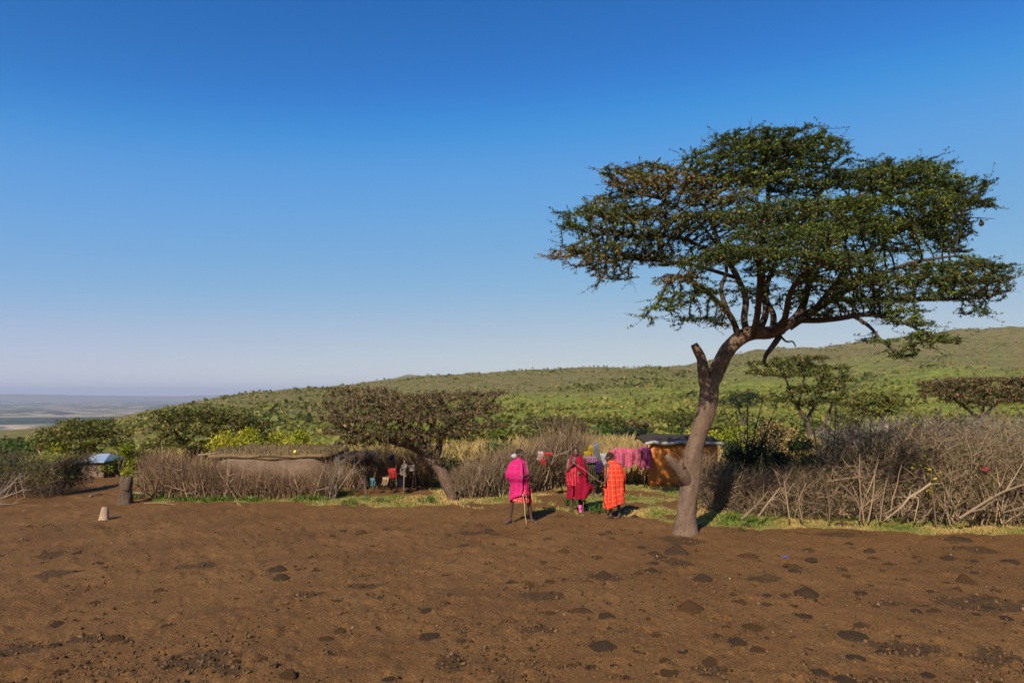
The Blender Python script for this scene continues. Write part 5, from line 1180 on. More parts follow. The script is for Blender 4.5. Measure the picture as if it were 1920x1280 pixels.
C_black = cloth_mat('black_cloth', (.012, .012, .016)); C_greysh = cloth_mat('grey_green_cloth', (.085, .10, .085)); C_pinksock = cloth_mat('pink_sock', (.70, .10, .36)); C_redwrap = cloth_mat('red_wrap', (.60, .03, .04))

def _capsule(bm, a, b_, ra, rb, seg=14):
    a = Vector(a); b_ = Vector(b_); d = b_ - a; L_ = d.length
    q = d.to_track_quat('Z', 'Y').to_matrix().to_4x4() if L_ > 1e-6 else Matrix.Identity(4)
    bmesh.ops.create_cone(bm, cap_ends=True, segments=seg, radius1=ra, radius2=rb, depth=L_, matrix=Matrix.Translation((a + b_) / 2) @ q)
    for p, r in ((a, ra), (b_, rb)): bmesh.ops.create_icosphere(bm, subdivisions=2, radius=r, matrix=Matrix.Translation(p))
def _ell(bm, c, s, rot=None, sub=3):
    m_ = Matrix.Translation(Vector(c)) @ (rot.to_4x4() if rot else Matrix.Identity(4)) @ Matrix.Diagonal((*s, 1)); bmesh.ops.create_icosphere(bm, subdivisions=sub, radius=1, matrix=m_)
def _hand(bm, wrist, d, palm_n, curl=.6, side=1):
    """palm, four unequal fingers, thumb; d = pointing direction"""
    d = Vector(d).normalized(); nrm = Vector(palm_n).normalized(); s = d.cross(nrm).normalized() * side; w_ = Vector(wrist)
    _capsule(bm, w_, w_ + d * .045, .024, .026); _capsule(bm, w_ + d * .05 + s * .022, w_ + d * .08 + s * .024, .017, .014); _capsule(bm, w_ + d * .05 - s * .022, w_ + d * .078 - s * .026, .017, .014); _capsule(bm, w_ + d * .04, w_ + d * .085, .022, .016)
    for k, (off, l1, l2) in enumerate(((.029, .036, .032), (.010, .042, .036), (-.010, .039, .033), (-.029, .030, .026))):
        a = w_ + d * (.085 - abs(off) * .2) + s * off; d1 = (d * cos(curl * .8) + nrm * sin(curl * .8)).normalized(); d2 = (d * cos(curl * 2.1) + nrm * sin(curl * 2.1)).normalized()
        b_ = a + d1 * l1; c = b_ + d2 * l2; _capsule(bm, a, b_, .0085, .008, 8); _capsule(bm, b_, c, .008, .0065, 8)
    a = w_ + d * .025 + s * .026; b_ = a + (d * .6 + s * .7 + nrm * .35).normalized() * .036; c = b_ + (d * .75 + s * .1 + nrm * .65).normalized() * .028; _capsule(bm, a, b_, .0115, .0095, 8); _capsule(bm, b_, c, .0095, .0075, 8)
def _foot(bm, ankle, yaw):
    f = Vector((sin(yaw), -cos(yaw), 0)); s = Vector((f.y, -f.x, 0)); a = Vector(ankle)
    _capsule(bm, a, a + Vector((0, 0, -.035)) - f * .025, .034, .033); _capsule(bm, Vector((a.x, a.y, .045)) - f * .03, Vector((a.x, a.y, .036)) + f * .10, .032, .024); _capsule(bm, Vector((a.x, a.y, .03)) + f * .06 + s * .016, Vector((a.x, a.y, .028)) + f * .135 + s * .02, .022, .018)
    _capsule(bm, Vector((a.x, a.y, .03)) + f * .06 - s * .018, Vector((a.x, a.y, .026)) + f * .12 - s * .028, .020, .015)
    for k in range(5):
        o = s * (.026 - .0135 * k); t = Vector((a.x, a.y, .02)) + f * (.145 - .007 * k * k * .6) + o; _capsule(bm, t, t + f * .022, .0105 - .001 * k, .008, 8)
def head_at(bm, c, yaw, pitch=0, s=1.0):
    """yaw 0 faces -Y (to the camera), positive turns to picture right"""
    R = Matrix.Rotation(yaw, 3, 'Z') @ Matrix.Rotation(pitch, 3, 'X'); c = Vector(c)
    def e(p, q, rx=0): _ell(bm, c + R @ Vector(p) * s, [x * s for x in q], R @ Matrix.Rotation(rx, 3, 'X'))
    e((0, .018, .032), (.074, .094, .082)); e((0, -.012, -.022), (.062, .072, .078)); e((0, -.040, -.075), (.038, .036, .030)); e((0, -.02, -.06), (.052, .055, .038))
    e((0, -.088, -.012), (.014, .014, .030), -.25); e((0, -.100, -.030), (.019, .014, .011)); e((0, -.076, .022), (.052, .014, .010)); e((0, -.082, -.056), (.024, .012, .007)); e((0, -.080, -.068), (.021, .012, .007))
    for q in (-1, 1):
        e((q * .028, -.078, .006), (.013, .009, .008)); e((q * .042, -.058, -.016), (.020, .018, .016)); e((q * .074, .010, -.008), (.009, .019, .031))
def body_mesh(J, hyaw, hpitch, mat, parent, voxel=.0065):
    bm = bmesh.new(); V = lambda k: Vector(J[k])
    _capsule(bm, V('pelvis') + Vector((0, 0, -.02)), V('chest'), .135, .135, 20); _ell(bm, V('pelvis'), (.165, .12, .12)); _ell(bm, V('chest'), (.175, .115, .16)); _capsule(bm, V('shl'), V('shr'), .062, .062)
    _capsule(bm, V('chest') + Vector((0, .01, .12)), V('neck'), .075, .058); _capsule(bm, V('neck'), V('head') + Vector((0, 0, -.05)), .056, .052)
    for s in 'lr':
        _capsule(bm, V('sh' + s), V('el' + s), .052, .040); _capsule(bm, V('el' + s), V('wr' + s), .040, .026); _capsule(bm, V('hip' + s), V('kn' + s), .082, .050)
        k_ = V('kn' + s); a_ = V('an' + s); m_ = k_.lerp(a_, .32) + Vector((0, .016, 0)); _capsule(bm, k_, m_, .048, .050); _capsule(bm, m_, a_, .049, .029); _foot(bm, J['an' + s], J['yaw' + s]); _hand(bm, J['wr' + s], J['hd' + s], J['hn' + s], J.get('curl' + s, .7), 1 if s == 'l' else -1)
    head_at(bm, J['head'], hyaw, hpitch, 1.06)
    me = bpy.data.meshes.new('tmp_body'); bm.to_mesh(me); bm.free(); o = bpy.data.objects.new('tmp_body', me); COL.objects.link(o)
    md = o.modifiers.new('r', 'REMESH'); md.mode = 'VOXEL'; md.voxel_size = voxel; md.use_smooth_shade = True
    sm = o.modifiers.new('s', 'SMOOTH'); sm.factor = .5; sm.iterations = 3; dc = o.modifiers.new('d', 'DECIMATE'); dc.ratio = .4
    dg = bpy.context.evaluated_depsgraph_get(); dg.update(); me2 = bpy.data.meshes.new_from_object(o.evaluated_get(dg)); me2.name = 'body'
    bpy.data.objects.remove(o); bpy.data.meshes.remove(me)
    me2.materials.clear(); me2.materials.append(mat); me2.polygons.foreach_set('use_smooth', np.ones(len(me2.polygons), bool)); return link('body', me2, None, parent)
def eyes(head, yaw, pitch, parent, skinm, whites, s=1.06):
    R = Matrix.Rotation(yaw, 3, 'Z') @ Matrix.Rotation(pitch, 3, 'X')
    for q in (-1, 1):
        bm = bmesh.new(); _ell(bm, Vector(head) + R @ Vector((q * .028, -.083, .006)) * s, (.009, .007, .0055), R, 2); bm_obj('eye', bm, whites, parent, True)
def hair_cap(head, yaw, pitch, parent, m, s=1.06):
    R = Matrix.Rotation(yaw, 3, 'Z') @ Matrix.Rotation(pitch, 3, 'X'); bm = bmesh.new(); _ell(bm, Vector(head) + R @ Vector((0, .024, .036)) * s, (.0765 * s, .0935 * s, .0835 * s), R, 4)
    cut = [v for v in bm.verts if (R.transposed() @ (v.co - Vector(head))).z < .0 + .55 * max(0, -(R.transposed() @ (v.co - Vector(head))).y) + .012]
    bmesh.ops.delete(bm, geom=cut, context='VERTS'); bm_obj('hair', bm, m, parent, True)
M_eye = simple('eye_white', (.55, .50, .45), (.6, .55, .5), 5, .3, .5, 0); M_hair = simple('cropped_black_hair', (.026, .016, .012), (.045, .028, .020), 60, .95, .05, .6, .003)
def cloak(name, prof, m, parent, seed, nfold=9, amp=.028, uvs=(5, 5), gap=None, hem=None, sub=90, rows=62, diag=0.0, bulges=(), th=.007, waist=0):
    """prof rows: (z, cx, cy, rx, ry). gap=(phi centre, half width at top, half at bottom) opens the wrap. phi 0 = right, -90 deg = towards the camera"""
    prof = sorted(prof, key=lambda q: -q[0]); zz = np.array([q[0] for q in prof]); zr = np.linspace(zz[0], zz[-1], rows)
    ev = lambda k: np.interp(-zr, -zz, [q[k] for q in prof])
    cx, cy, rx, ry = ev(1), ev(2), ev(3), ev(4)
    ker = np.ones(5) / 5
    sm = lambda a: np.convolve(np.r_[a[0], a[0], a, a[-1], a[-1]], ker, 'valid')
    cx, cy, rx, ry = sm(cx), sm(cy), sm(rx), sm(ry)
    ph = np.linspace(0, 2 * pi, sub, endpoint=False) if gap is None else None
    t = (zr[0] - zr) / (zr[0] - zr[-1])
    if gap is not None:
        g0 = radians(gap[0]); hw = np.radians(np.interp(t, [0, 1], [gap[1], gap[2]])); u = np.linspace(0, 1, sub)
        PH = g0 + hw[:, None] + (2 * pi - 2 * hw[:, None]) * u[None]
    else: PH = np.repeat(ph[None], rows, 0)
    T = np.repeat(t[:, None], sub, 1); S = zr[:, None] + 0 * PH
    if hem is not None:
        hz = hem(PH); k = sstep(.45, 1, T); S = S + k * hz
    f = (fbm(np.cos(PH) * 2.2 + 5 + seed, np.sin(PH) * 2.2 + T * 1.6, seed, 3) - .5)
    fold = np.sin(PH * nfold + seed + T * diag * 6 + f * 7) * (.35 + .65 * T) + .55 * np.sin(PH * (nfold * 2 - 3) + seed * 2 + T * diag * 9 + f * 5)
    cross = np.sin(T * 19 + PH * 2.5 + f * 9 + seed) * .55
    k = 1 + 0 * PH; dr = amp * (fold * sstep(0, .25, T) + cross * .45) + f * .05 * sstep(0, .2, T)
    rx = rx * .93; X = cx[:, None] + (rx[:, None] + dr) * np.cos(PH); Y = cy[:, None] + (ry[:, None] + dr) * np.sin(PH)
    for (bx, by, bz, br, ba) in bulges:      # elbows and forearms under the cloth
        d2 = ((X - bx) ** 2 + (Y - by) ** 2 + ((S - bz) * 1.0) ** 2) / br ** 2; w_ = ba * np.exp(-d2); X = X + w_ * np.cos(PH); Y = Y + w_ * np.sin(PH)
    Xs = np.stack([X, Y, S], -1)
    if gap is None: Xs = np.concatenate([Xs, Xs[:, :1]], 1); PHc = np.concatenate([PH, PH[:, :1] + 2 * pi], 1)
    else: PHc = PH
    rowsn, n_ = Xs.shape[:2]; du = np.gradient(Xs, axis=1); dv = np.gradient(Xs, axis=0); N = unit(np.cross(dv, du))
    A = (Xs + N * th / 2).reshape(-1, 3); B = (Xs - N * th / 2).reshape(-1, 3); n = rowsn * n_; i = np.arange(rowsn - 1)[:, None] * n_; j = np.arange(n_ - 1)[None]
    q = np.stack([i + j, i + n_ + j, i + n_ + j + 1, i + j + 1], -1).reshape(-1, 4)
    per = np.array(list(range(n_)) + [r * n_ + n_ - 1 for r in range(1, rowsn)] + list(range(n - 2, n_ * (rowsn - 1) - 1, -1)) + [r * n_ for r in range(rowsn - 2, 0, -1)]); p2 = np.roll(per, -1)
    me = mesh_np(name, np.concatenate([A, B]), [np.concatenate([q, q[:, ::-1] + n, np.stack([per, p2, p2 + n, per + n], -1)])])
    uv = np.stack([PHc / (2 * pi) * 1.5 + .25 * (S[:, :1] if gap is None else S[:, :1]) * 0 + diag * .15 * np.linspace(0, 1, rowsn)[:, None], np.repeat(zr[:, None], n_, 1), 0 * PHc], -1).reshape(-1, 3)
    vec_attr(me, 'uvw', np.concatenate([uv, uv])); return link(name, me, m, parent)
def sandals(J, parent):
    for s in 'lr':
        a = Vector(J['an' + s]); yaw = J['yaw' + s]; f = Vector((sin(yaw), -cos(yaw), 0)); bm = bmesh.new()
        _ell(bm, Vector((a.x, a.y, .008)) + f * .055, (.048, .135, .011), Matrix.Rotation(yaw, 3, 'Z'), 3); o = bm_obj('sandal', bm, M_sandal, parent, True)
        bm = bmesh.new()
        for k in range(9):
            t0 = pi * k / 9; t1 = pi * (k + 1) / 9; sd = Vector((f.y, -f.x, 0)); p = lambda t: Vector((a.x, a.y, .012)) + f * .075 + sd * (.043 * cos(t)) + Vector((0, 0, .052 * sin(t))); _capsule(bm, p(t0), p(t1), .006, .006, 6)
        bm_obj('strap', bm, M_sandal, o, True)

def man_pink():
    b = G(975, 980); root = thing('person', b, 'man in a bright pink checked blanket looking right, hands clasped at his waist', 'person')
    J = dict(pelvis=(.0, .02, .93), chest=(-.02, .01, 1.24), neck=(-.02, -.0, 1.47), head=(.01, -.015, 1.60), shl=(-.20, .02, 1.39), shr=(.16, -.02, 1.39),
             ell=(-.25, -.06, 1.12), elr=(.20, -.10, 1.13), wrl=(-.03, -.215, 1.135), wrr=(.10, -.215, 1.125), hdl=(.9, -.25, -.1), hdr=(-.9, -.3, .05), hnl=(0, .8, -.4), hnr=(0, .8, -.4),
             hipl=(-.09, .02, .90), hipr=(.10, .02, .90), knl=(-.185, -.01, .50), knr=(.20, .03, .50), anl=(-.235, .02, .075), anr=(.275, .05, .075), yawl=-.7, yawr=1.0, curll=.8, curlr=.8)
    body_mesh(J, 1.0, .12, M_skin, root); eyes(J['head'], 1.0, .12, root, M_skin, M_eye); hair_cap(J['head'], 1.0, .12, root, M_hair); sandals(J, root)
    cloak('under_wrap', [(1.0, 0, .02, .18, .13), (.75, .01, .02, .22, .15), (.50, .0, .02, .25, .17)], C_redcheck, root, 7, 8, .012, hem=lambda ph: .02 * np.sin(ph * 2))
    cloak('shuka', [(1.515, -.01, .015, .062, .070), (1.47, -.015, .01, .115, .10), (1.42, -.03, .0, .205, .14), (1.33, -.04, -.01, .245, .17), (1.18, -.04, -.03, .275, .20), (1.05, -.03, -.03, .270, .19), (.93, -.01, -.0, .225, .17), (.75, -.0, .0, .235, .175), (.56, -.01, .01, .26, .19)],
          C_pink, root, 3, 7, .017, gap=(-62, 3, 9), hem=lambda ph: .07 * np.cos(ph) + .09 * sstep(.3, .95, np.sin(-ph)) * 1.0, diag=.5, bulges=[(-.26, -.1, 1.13, .14, .05), (.22, -.12, 1.14, .12, .035), (.05, -.24, 1.10, .12, .02)])
    # cloth end hanging behind the right leg
    o = grid_cloth('shuka_tail', lambda U, V: (.15 + .10 * U + .05 * V + .01 * np.sin(V * 9), .10 + .05 * np.sin(U * 5), .80 - .34 * V - .04 * U * V), 12, 20, C_redwrap, root, .006, (.3, .5)); o['label'] = 'plain red cloth end'
    o = grid_cloth('dark_underlayer', lambda U, V: (.06 + .12 * U + .03 * V, -.13 + .06 * U + .02 * np.sin(V * 7), .80 - .26 * V), 12, 16, C_black, root, .006); o['label'] = 'dark cloth showing at the open side'
    bm = bmesh.new(); _ell(bm, (-.135, .10, 1.545), (.075, .07, .06), None, 4)
    for v in bm.verts: v.co += (v.co - Vector((-.135, .10, 1.545))) * .35 * (fbm(np.array([v.co.x * 30]), np.array([v.co.z * 30 + v.co.y * 20]), 3, 2)[0] - .5)
    o = bm_obj('hood', bm, C_white, root, True); vec_attr(o.data, 'uvw', np.zeros((len(o.data.vertices), 3))); o['label'] = 'white cloth behind the neck'
    return b
def stick(name, a, b_, r0, r1, m, label, bend=.01):
    a = Vector(a); d = np.array(Vector(b_) - a); p, r = catmull([d * 0, d * .35 + np.array([bend, 0, bend]), d * .7 + np.array([-bend, 0, 0]), d], [r0, r0 * .95, r1, r1], 5)
    v, f_, rr = tubes(p[None], r[None], 8, np.array([.5]), cap=True); o = link(name, mesh_np(name, v, f_, {'rnd': rr}), m, None, a); tag(o, label, 'stick')
bp = man_pink()
stick('walking_stick', bp + Vector((.06, -.22, .70)), bp + Vector((.155, -.18, .0)), .013, .010, M_stick, 'pale walking stick standing on the dirt in front of the man in pink')

def man_crimson():
    b = G(1081, 961); root = thing('person', b, 'man in a long plain crimson blanket facing the camera, middle of the three', 'person')
    J = dict(pelvis=(.02, .02, .90), chest=(.0, .0, 1.19), neck=(-.01, -.01, 1.40), head=(-.012, -.03, 1.535), shl=(-.19, -.0, 1.33), shr=(.19, .0, 1.33),
             ell=(-.24, -.13, 1.08), elr=(.24, -.03, 1.08), wrl=(-.11, -.25, 1.245), wrr=(.12, -.17, 1.02), hdl=(.35, -.1, .8), hdr=(-.8, -.4, .1), hnl=(.5, .6, 0), hnr=(0, .6, -.3),
             hipl=(-.09, .02, .87), hipr=(.09, .02, .87), knl=(-.115, .0, .47), knr=(.09, .01, .47), anl=(-.135, -.0, .075), anr=(.095, .02, .075), yawl=-.45, yawr=.1, curll=.9)
    body_mesh(J, .05, .15, M_skin, root); eyes(J['head'], .05, .15, root, M_skin, M_eye); hair_cap(J['head'], .05, .15, root, M_hair); sandals(J, root)
    o = cloak('shirt', [(1.42, -.01, .0, .075, .075), (1.36, -.01, -.01, .14, .11), (1.2, 0, -.01, .17, .135), (.9, .0, 0, .17, .14)], C_greysh, root, 5, 6, .006); o['label'] = 'grey green shirt at the open neck'
    o = cloak('under_wrap', [(1.22, -.05, -.01, .20, .165), (1.05, -.06, -.02, .215, .185), (.9, -.06, -.01, .20, .17), (.7, -.04, 0, .2, .16)], C_crimson2, root, 9, 7, .014); o['label'] = 'red cloth with pale stripes at the left side'
    cloak('shuka', [(1.45, -.0, .015, .082, .080), (1.41, .0, .01, .13, .11), (1.36, .01, .01, .205, .145), (1.26, .01, .0, .245, .17), (1.1, .02, -.01, .265, .19), (.95, .03, -.0, .27, .19), (.75, .045, .01, .28, .19), (.55, .06, .02, .30, .19), (.36, .055, .02, .30, .19)],
          C_crimson, root, 13, 6, .022, gap=(-118, 16, 2), hem=lambda ph: .20 * np.clip(np.cos(ph - .15), 0, 1) ** 3, diag=.25, bulges=[(.34, .0, .60, .15, .10), (-.25, -.14, 1.10, .13, .05), (.26, -.05, 1.08, .12, .03)])
    bm = bmesh.new(); _capsule(bm, (.095, .02, .42), (.095, .02, .17), .055, .042); o = bm_obj('trouser_leg', bm, C_black, root, True); vec_attr(o.data, 'uvw', np.zeros((len(o.data.vertices), 3)))
    bm = bmesh.new(); _capsule(bm, (.095, .02, .19), (.095, .015, .075), .046, .044); _capsule(bm, (.095, .01, .055), (.10, -.10, .04), .044, .034); o = bm_obj('sock', bm, C_pinksock, root, True); vec_attr(o.data, 'uvw', np.zeros((len(o.data.vertices), 3)))
    return b
bc = man_crimson()
def man_orange():
    b = G(1150, 971); root = thing('person', b, 'man in an orange red checked blanket seen from behind, turned left', 'person')
    J = dict(pelvis=(.03, .02, .86), chest=(.04, .0, 1.13), neck=(-.03, .0, 1.33), head=(-.09, -.01, 1.47), shl=(-.12, -.06, 1.27), shr=(.17, .05, 1.27),
             ell=(-.16, -.15, 1.0), elr=(.20, .0, .98), wrl=(-.235, -.17, .865), wrr=(.10, -.15, .95), hdl=(-.6, -.1, .1), hdr=(-1, 0, 0), hnl=(.0, .5, .6), hnr=(0, 1, 0),
             hipl=(-.06, .0, .84), hipr=(.10, .04, .84), knl=(-.05, -.02, .45), knr=(.13, .03, .45), anl=(-.065, -.02, .075), anr=(.155, .05, .075), yawl=-1.1, yawr=-.5, curll=1.0)
    body_mesh(J, -1.95, .1, M_skin, root); eyes(J['head'], -1.95, .1, root, M_skin, M_eye); hair_cap(J['head'], -1.95, .1, root, M_hair); sandals(J, root)
    cloak('under_wrap', [(.9, .04, .02, .19, .15), (.6, .04, .02, .2, .15), (.42, .05, .02, .2, .15)], C_black, root, 15, 6, .008)
    cloak('shuka', [(1.40, -.045, .01, .066, .072), (1.36, -.02, .0, .12, .105), (1.30, .02, .0, .185, .145), (1.2, .035, -.01, .225, .18), (1.0, .04, -.01, .25, .20), (.8, .04, -.01, .245, .20), (.6, .04, .0, .26, .20), (.36, .03, .0, .27, .20)],
          C_orange, root, 21, 7, .020, gap=(-158, 4, 12), hem=lambda ph: .09 * np.cos(ph) - .04, diag=-.4, bulges=[(-.17, -.17, 1.0, .14, .04), (.24, 0, .98, .14, .03)])
    o = grid_cloth('shuka_tail', lambda U, V: (-.27 + .20 * U + .02 * np.sin(V * 8) + .06 * V, -.12 - .06 * np.sin(U * 3) - .02 * np.sin(U * 9), .74 - .52 * V + .06 * U * V), 14, 24, C_orange, root, .007, (.3, .6)); o['label'] = 'long front end of the blanket'
    return b
bo = man_orange()
stick('walking_stick', bc + Vector((-.085, -.30, 1.29)), bo + Vector((-.28, -.22, .855)), .010, .008, M_stick_d, 'thin brown stick held slanting between the man in crimson and the man in orange red')
stick('walking_stick', bc + Vector((.17, -.05, .40)), bc + Vector((.165, -.06, .0)), .011, .010, M_stick_d, 'short brown stick standing beside the pink sock of the man in crimson')

# ================================================================== GRASS
def grass_field():
    rng = np.random.default_rng(44); N = 500000
    px = rng.uniform(-60, 1990, N); py = 900 + 106 * rng.random(N); a = (px - 960) / F; b = (640 - py) / F
    dy = CP - b * SP; dz = SP + b * CP; k = -CAMZ / dz; x, y = a * k, dy * k
    g = grass_mask(x, y); clump = fbm(x * 2.6, y * 2.6, 19, 3)
    keep = (rng.random(N) < (g - .25) * 1.1 * (.3 + 1.4 * sstep(.38, .62, clump)) * .75)
    x, y, px, py, g, clump = x[keep], y[keep], px[keep], py[keep], g[keep], clump[keep]; N = len(x)
    z = terrain(x, y) + gbump(x, y)
    lush = np.clip(sstep(250, 290, px) * sstep(640, 600, px) + .6 * sstep(1340, 1360, px) * sstep(1500, 1400, px), 0, 1)
    h = (.028 + .05 * rng.random(N) ** 2 + .05 * sstep(.5, .75, clump)) * (1 + .7 * lush)
    V, fs = blades(x, y, z - .004, h, np.full(N, .0045) * (y / 15), rng, .6)
    t = np.clip(fbm(x * .8, y * .8, 71, 3) * 1.5 - .08 + rng.normal(size=N) * .17 - lush * .38, 0, 1)
    print('grass', N)
    return V, fs, np.repeat(t, 4)
V, fs, R = grass_field()
o = link('grass', mesh_np('grass', V, fs, {'rnd': R}, False), M_grass); tag(o, 'short green and straw coloured grass along the foot of the fences', 'grass', kind='stuff')
def tall_grass(regions, name, label, mat, n_, seed, h0, h1):
    rng = np.random.default_rng(seed); V_ = []; 
    X = []; Yy = []; 
    for (pxa, pxb, Ya, Yb, w_) in regions:
        m_ = int(n_ * w_); Y = rng.uniform(Ya, Yb, m_); px = rng.uniform(pxa, pxb, m_); X.append((px - 960) / F * Y); Yy.append(Y)
    x = np.concatenate(X); y = np.concatenate(Yy); c = fbm(x * .7, y * .7, seed, 3); k = c + rng.random(len(x)) * .3 > .55; x, y, c = x[k], y[k], c[k]; z = terrain(x, y); N = len(x)
    V, fs = blades(x, y, z - .02, rng.uniform(h0, h1, N) * (.6 + c), .010 * y / 25 * np.ones(N), rng, .4)
    t = np.clip(fbm(x * .5, y * .5, seed + 4, 3) * 1.2 - .2 + rng.random(N) * .4, 0, 1)
    o = link(name, mesh_np(name, V, fs, {'rnd': np.repeat(t, 4)}, False), mat); tag(o, label, 'grass', kind='stuff')
tall_grass([(1100, 1330, 23.5, 36, 1.0), (1330, 1700, 28, 40, .8), (600, 1100, 26, 38, .9), (60, 380, 29, 40, .35)], 'tall_grass', 'tall straw coloured grass and weeds behind the fences', M_drygrass, 15000, 5, .35, .85)

# green weeds at the foot of the fences and near the men: small plants, each a thing
def weed(px, py, r, h, label, seed, leaf=M_green_leaf, n_=160, size=.022):
    rg = np.random.default_rng(seed); b = G(px, py); b.z = tz(b.x, b.y) - .01
    th = rg.random(n_) * 2 * pi; q = rg.random(n_) ** .6 * r; C = np.stack([q * np.cos(th), q * np.sin(th) * .8, rg.random(n_) * h * (1 - .6 * (q / r) ** 2) + .01], -1)
    V, fs, R = leaves(C, np.full(n_, size), rg.random(n_) * .8, up=.6, asp=.45, rng=rg)
    m_ = n_ // 4; V2, fs2 = blades(C[:m_, 0] * .8, C[:m_, 1] * .8, np.zeros(m_), np.full(m_, h), np.full(m_, .004), rg)
    o = link('weed_plant', mesh_np('weed_plant', *merge([(V, fs, R), (V2, fs2, np.repeat(rg.random(m_) * .6, 4))])[:2], {'rnd': np.r_[R, np.repeat(rg.random(m_) * .6, 4)]}, False), leaf, None, b); tag(o, label, 'plant')
for q in [(300, 934, .45, .26, 'leafy green weeds under the left end of the brush fence'), (340, 938, .4, .2, 'low green weeds right of the leftmost weeds under the brush fence'), (395, 938, .3, .12, 'small green weeds under the corner of the long mud hut'),
          (478, 938, .4, .14, 'low weeds at the foot of the fence below the grassy roof'), (575, 938, .3, .2, 'green weeds near the fan of pale branches'), (655, 945, .3, .14, 'green weeds in front of the dark entrance'),
          (715, 942, .45, .16, 'wide green weeds in front of the stick rack'), (805, 942, .4, .24, 'bright green weeds left of the leaning trunk base'), (1125, 962, .34, .26, 'fresh green tuft between the man in crimson and the man in orange red'),
          (1072, 948, .22, .3, 'green plant growing behind the left foot of the man in crimson'), (1092, 950, .12, .22, 'small green plant between the legs of the man in crimson'), (1360, 975, .35, .16, 'low green weeds just right of the big trunk'),
          (1590, 968, .16, .36, 'broad leafed dark green plant at the foot of the thorn fence'), (1395, 975, .35, .12, 'low yellow green weeds under the left end of the thorn fence'), (995, 965, .25, .07, 'flat green tuft behind the feet of the man in pink'), (250, 935, .3, .2, 'green weeds behind the dark forked stump')]:
    weed(*q[:4], q[4], int(q[0]))

# ================================================================== DUNG AND CLODS
def pile_mesh(seed, flat, rough, n1=16, n2=7, ring=0.0):
    rg = np.random.default_rng(seed); a = np.linspace(0, 2 * pi, n1, endpoint=False); t = np.linspace(0, 1, n2); A, T = np.meshgrid(a, t)
    rim = 1 + .28 * (fbm(np.cos(A) * 1.6 + 4, np.sin(A) * 1.6 + 4, seed, 3) - .5) * 2
    X = np.cos(A) * T * rim; Y = np.sin(A) * T * rim; LB = [(rg.uniform(-.45, .45), rg.uniform(-.45, .45), rg.uniform(.22, .5), rg.uniform(.05, .28)) for _ in range(7)]; H = flat * .9 * np.sqrt(np.clip(1 - T ** 4, 0, 1)) + sum(h_ * np.exp(-((X - a_) ** 2 + (Y - b_) ** 2) / w_ ** 2) for a_, b_, w_, h_ in LB) * flat * 1.6 * (1 - T ** 4) * (1 - ring * np.exp(-(T / .4) ** 2)) + rough * (fbm(X * 5.5 + seed, Y * 5.5, seed, 4) - .45) * (1 - T ** 3)
    H = np.where(T > .98, -.12, H); V = np.stack([X, Y, H], -1).reshape(-1, 3)
    i = np.arange(n2 - 1)[:, None] * n1; j = np.arange(n1)[None]; j2 = (j + 1) % n1
    return mesh_np('dung_pile', V, [np.stack([i + j, i + j2, i + n1 + j2, i + n1 + j], -1).reshape(-1, 4)[:, ::-1]])
M_dung = simple('dark_dried_dung', (0.0567, 0.0339, 0.0189), (0.1418, 0.0847, 0.0486), 14, .95, .06, 1.0, .04)
M_dung2 = simple('crumbly_brown_dung', (0.0825, 0.0421, 0.0190), (0.1875, 0.0982, 0.0416), 14, .95, .06, 1.0, .04)
M_wet = simple('damp_dark_patch', (.026, .019, .013), (.075, .050, .028), 7, .75, .3, 1.0, .03)
DP = []
for q in range(10):
    me = pile_mesh(300 + q, [.28, .20, .34, .24, .18][q % 5], [.26, .36, .24, .42, .34][q % 5], 26, 11, .7 if q == 4 else 0); me.materials.append(M_dung if q % 2 == 0 else M_dung2); DP.append(me)
placed = []
def dung(px, py, w_px, label=None, q=None, hs=1.0, me=None, name='dung_pile', cat='dung pile', group='dung piles scattered over the bare dirt', asp=1.0):
    b = G(px, py); s = w_px / F * (b.y * CP) / 2; b.z = tz(b.x, b.y) - s * .04
    i = len(placed) if q is None else q
    o = link(name, me or DP[i % 10], None, None, b, (i * 1.7) % 6.28 if not me else 0); o.scale = (s, s * asp, s * hs)
    zone = 'at the left' if px < 640 else 'in the middle' if px < 1180 else 'at the right' ; dist = 'near' if py > 1130 else 'mid' if py > 1040 else 'far'
    lab_ = 'small %s dung clod on the %s dirt %s' % ('dark' if o.data.materials[0] == M_dung else 'brown', {'near': 'foreground', 'mid': 'middle distance', 'far': 'farthest bare'}[dist], zone); grp_ = lab_.replace('dung clod', 'dung clods') if label is None else None
    tag(o, label or lab_, cat, grp_); placed.append((b.x, b.y, s)); return o
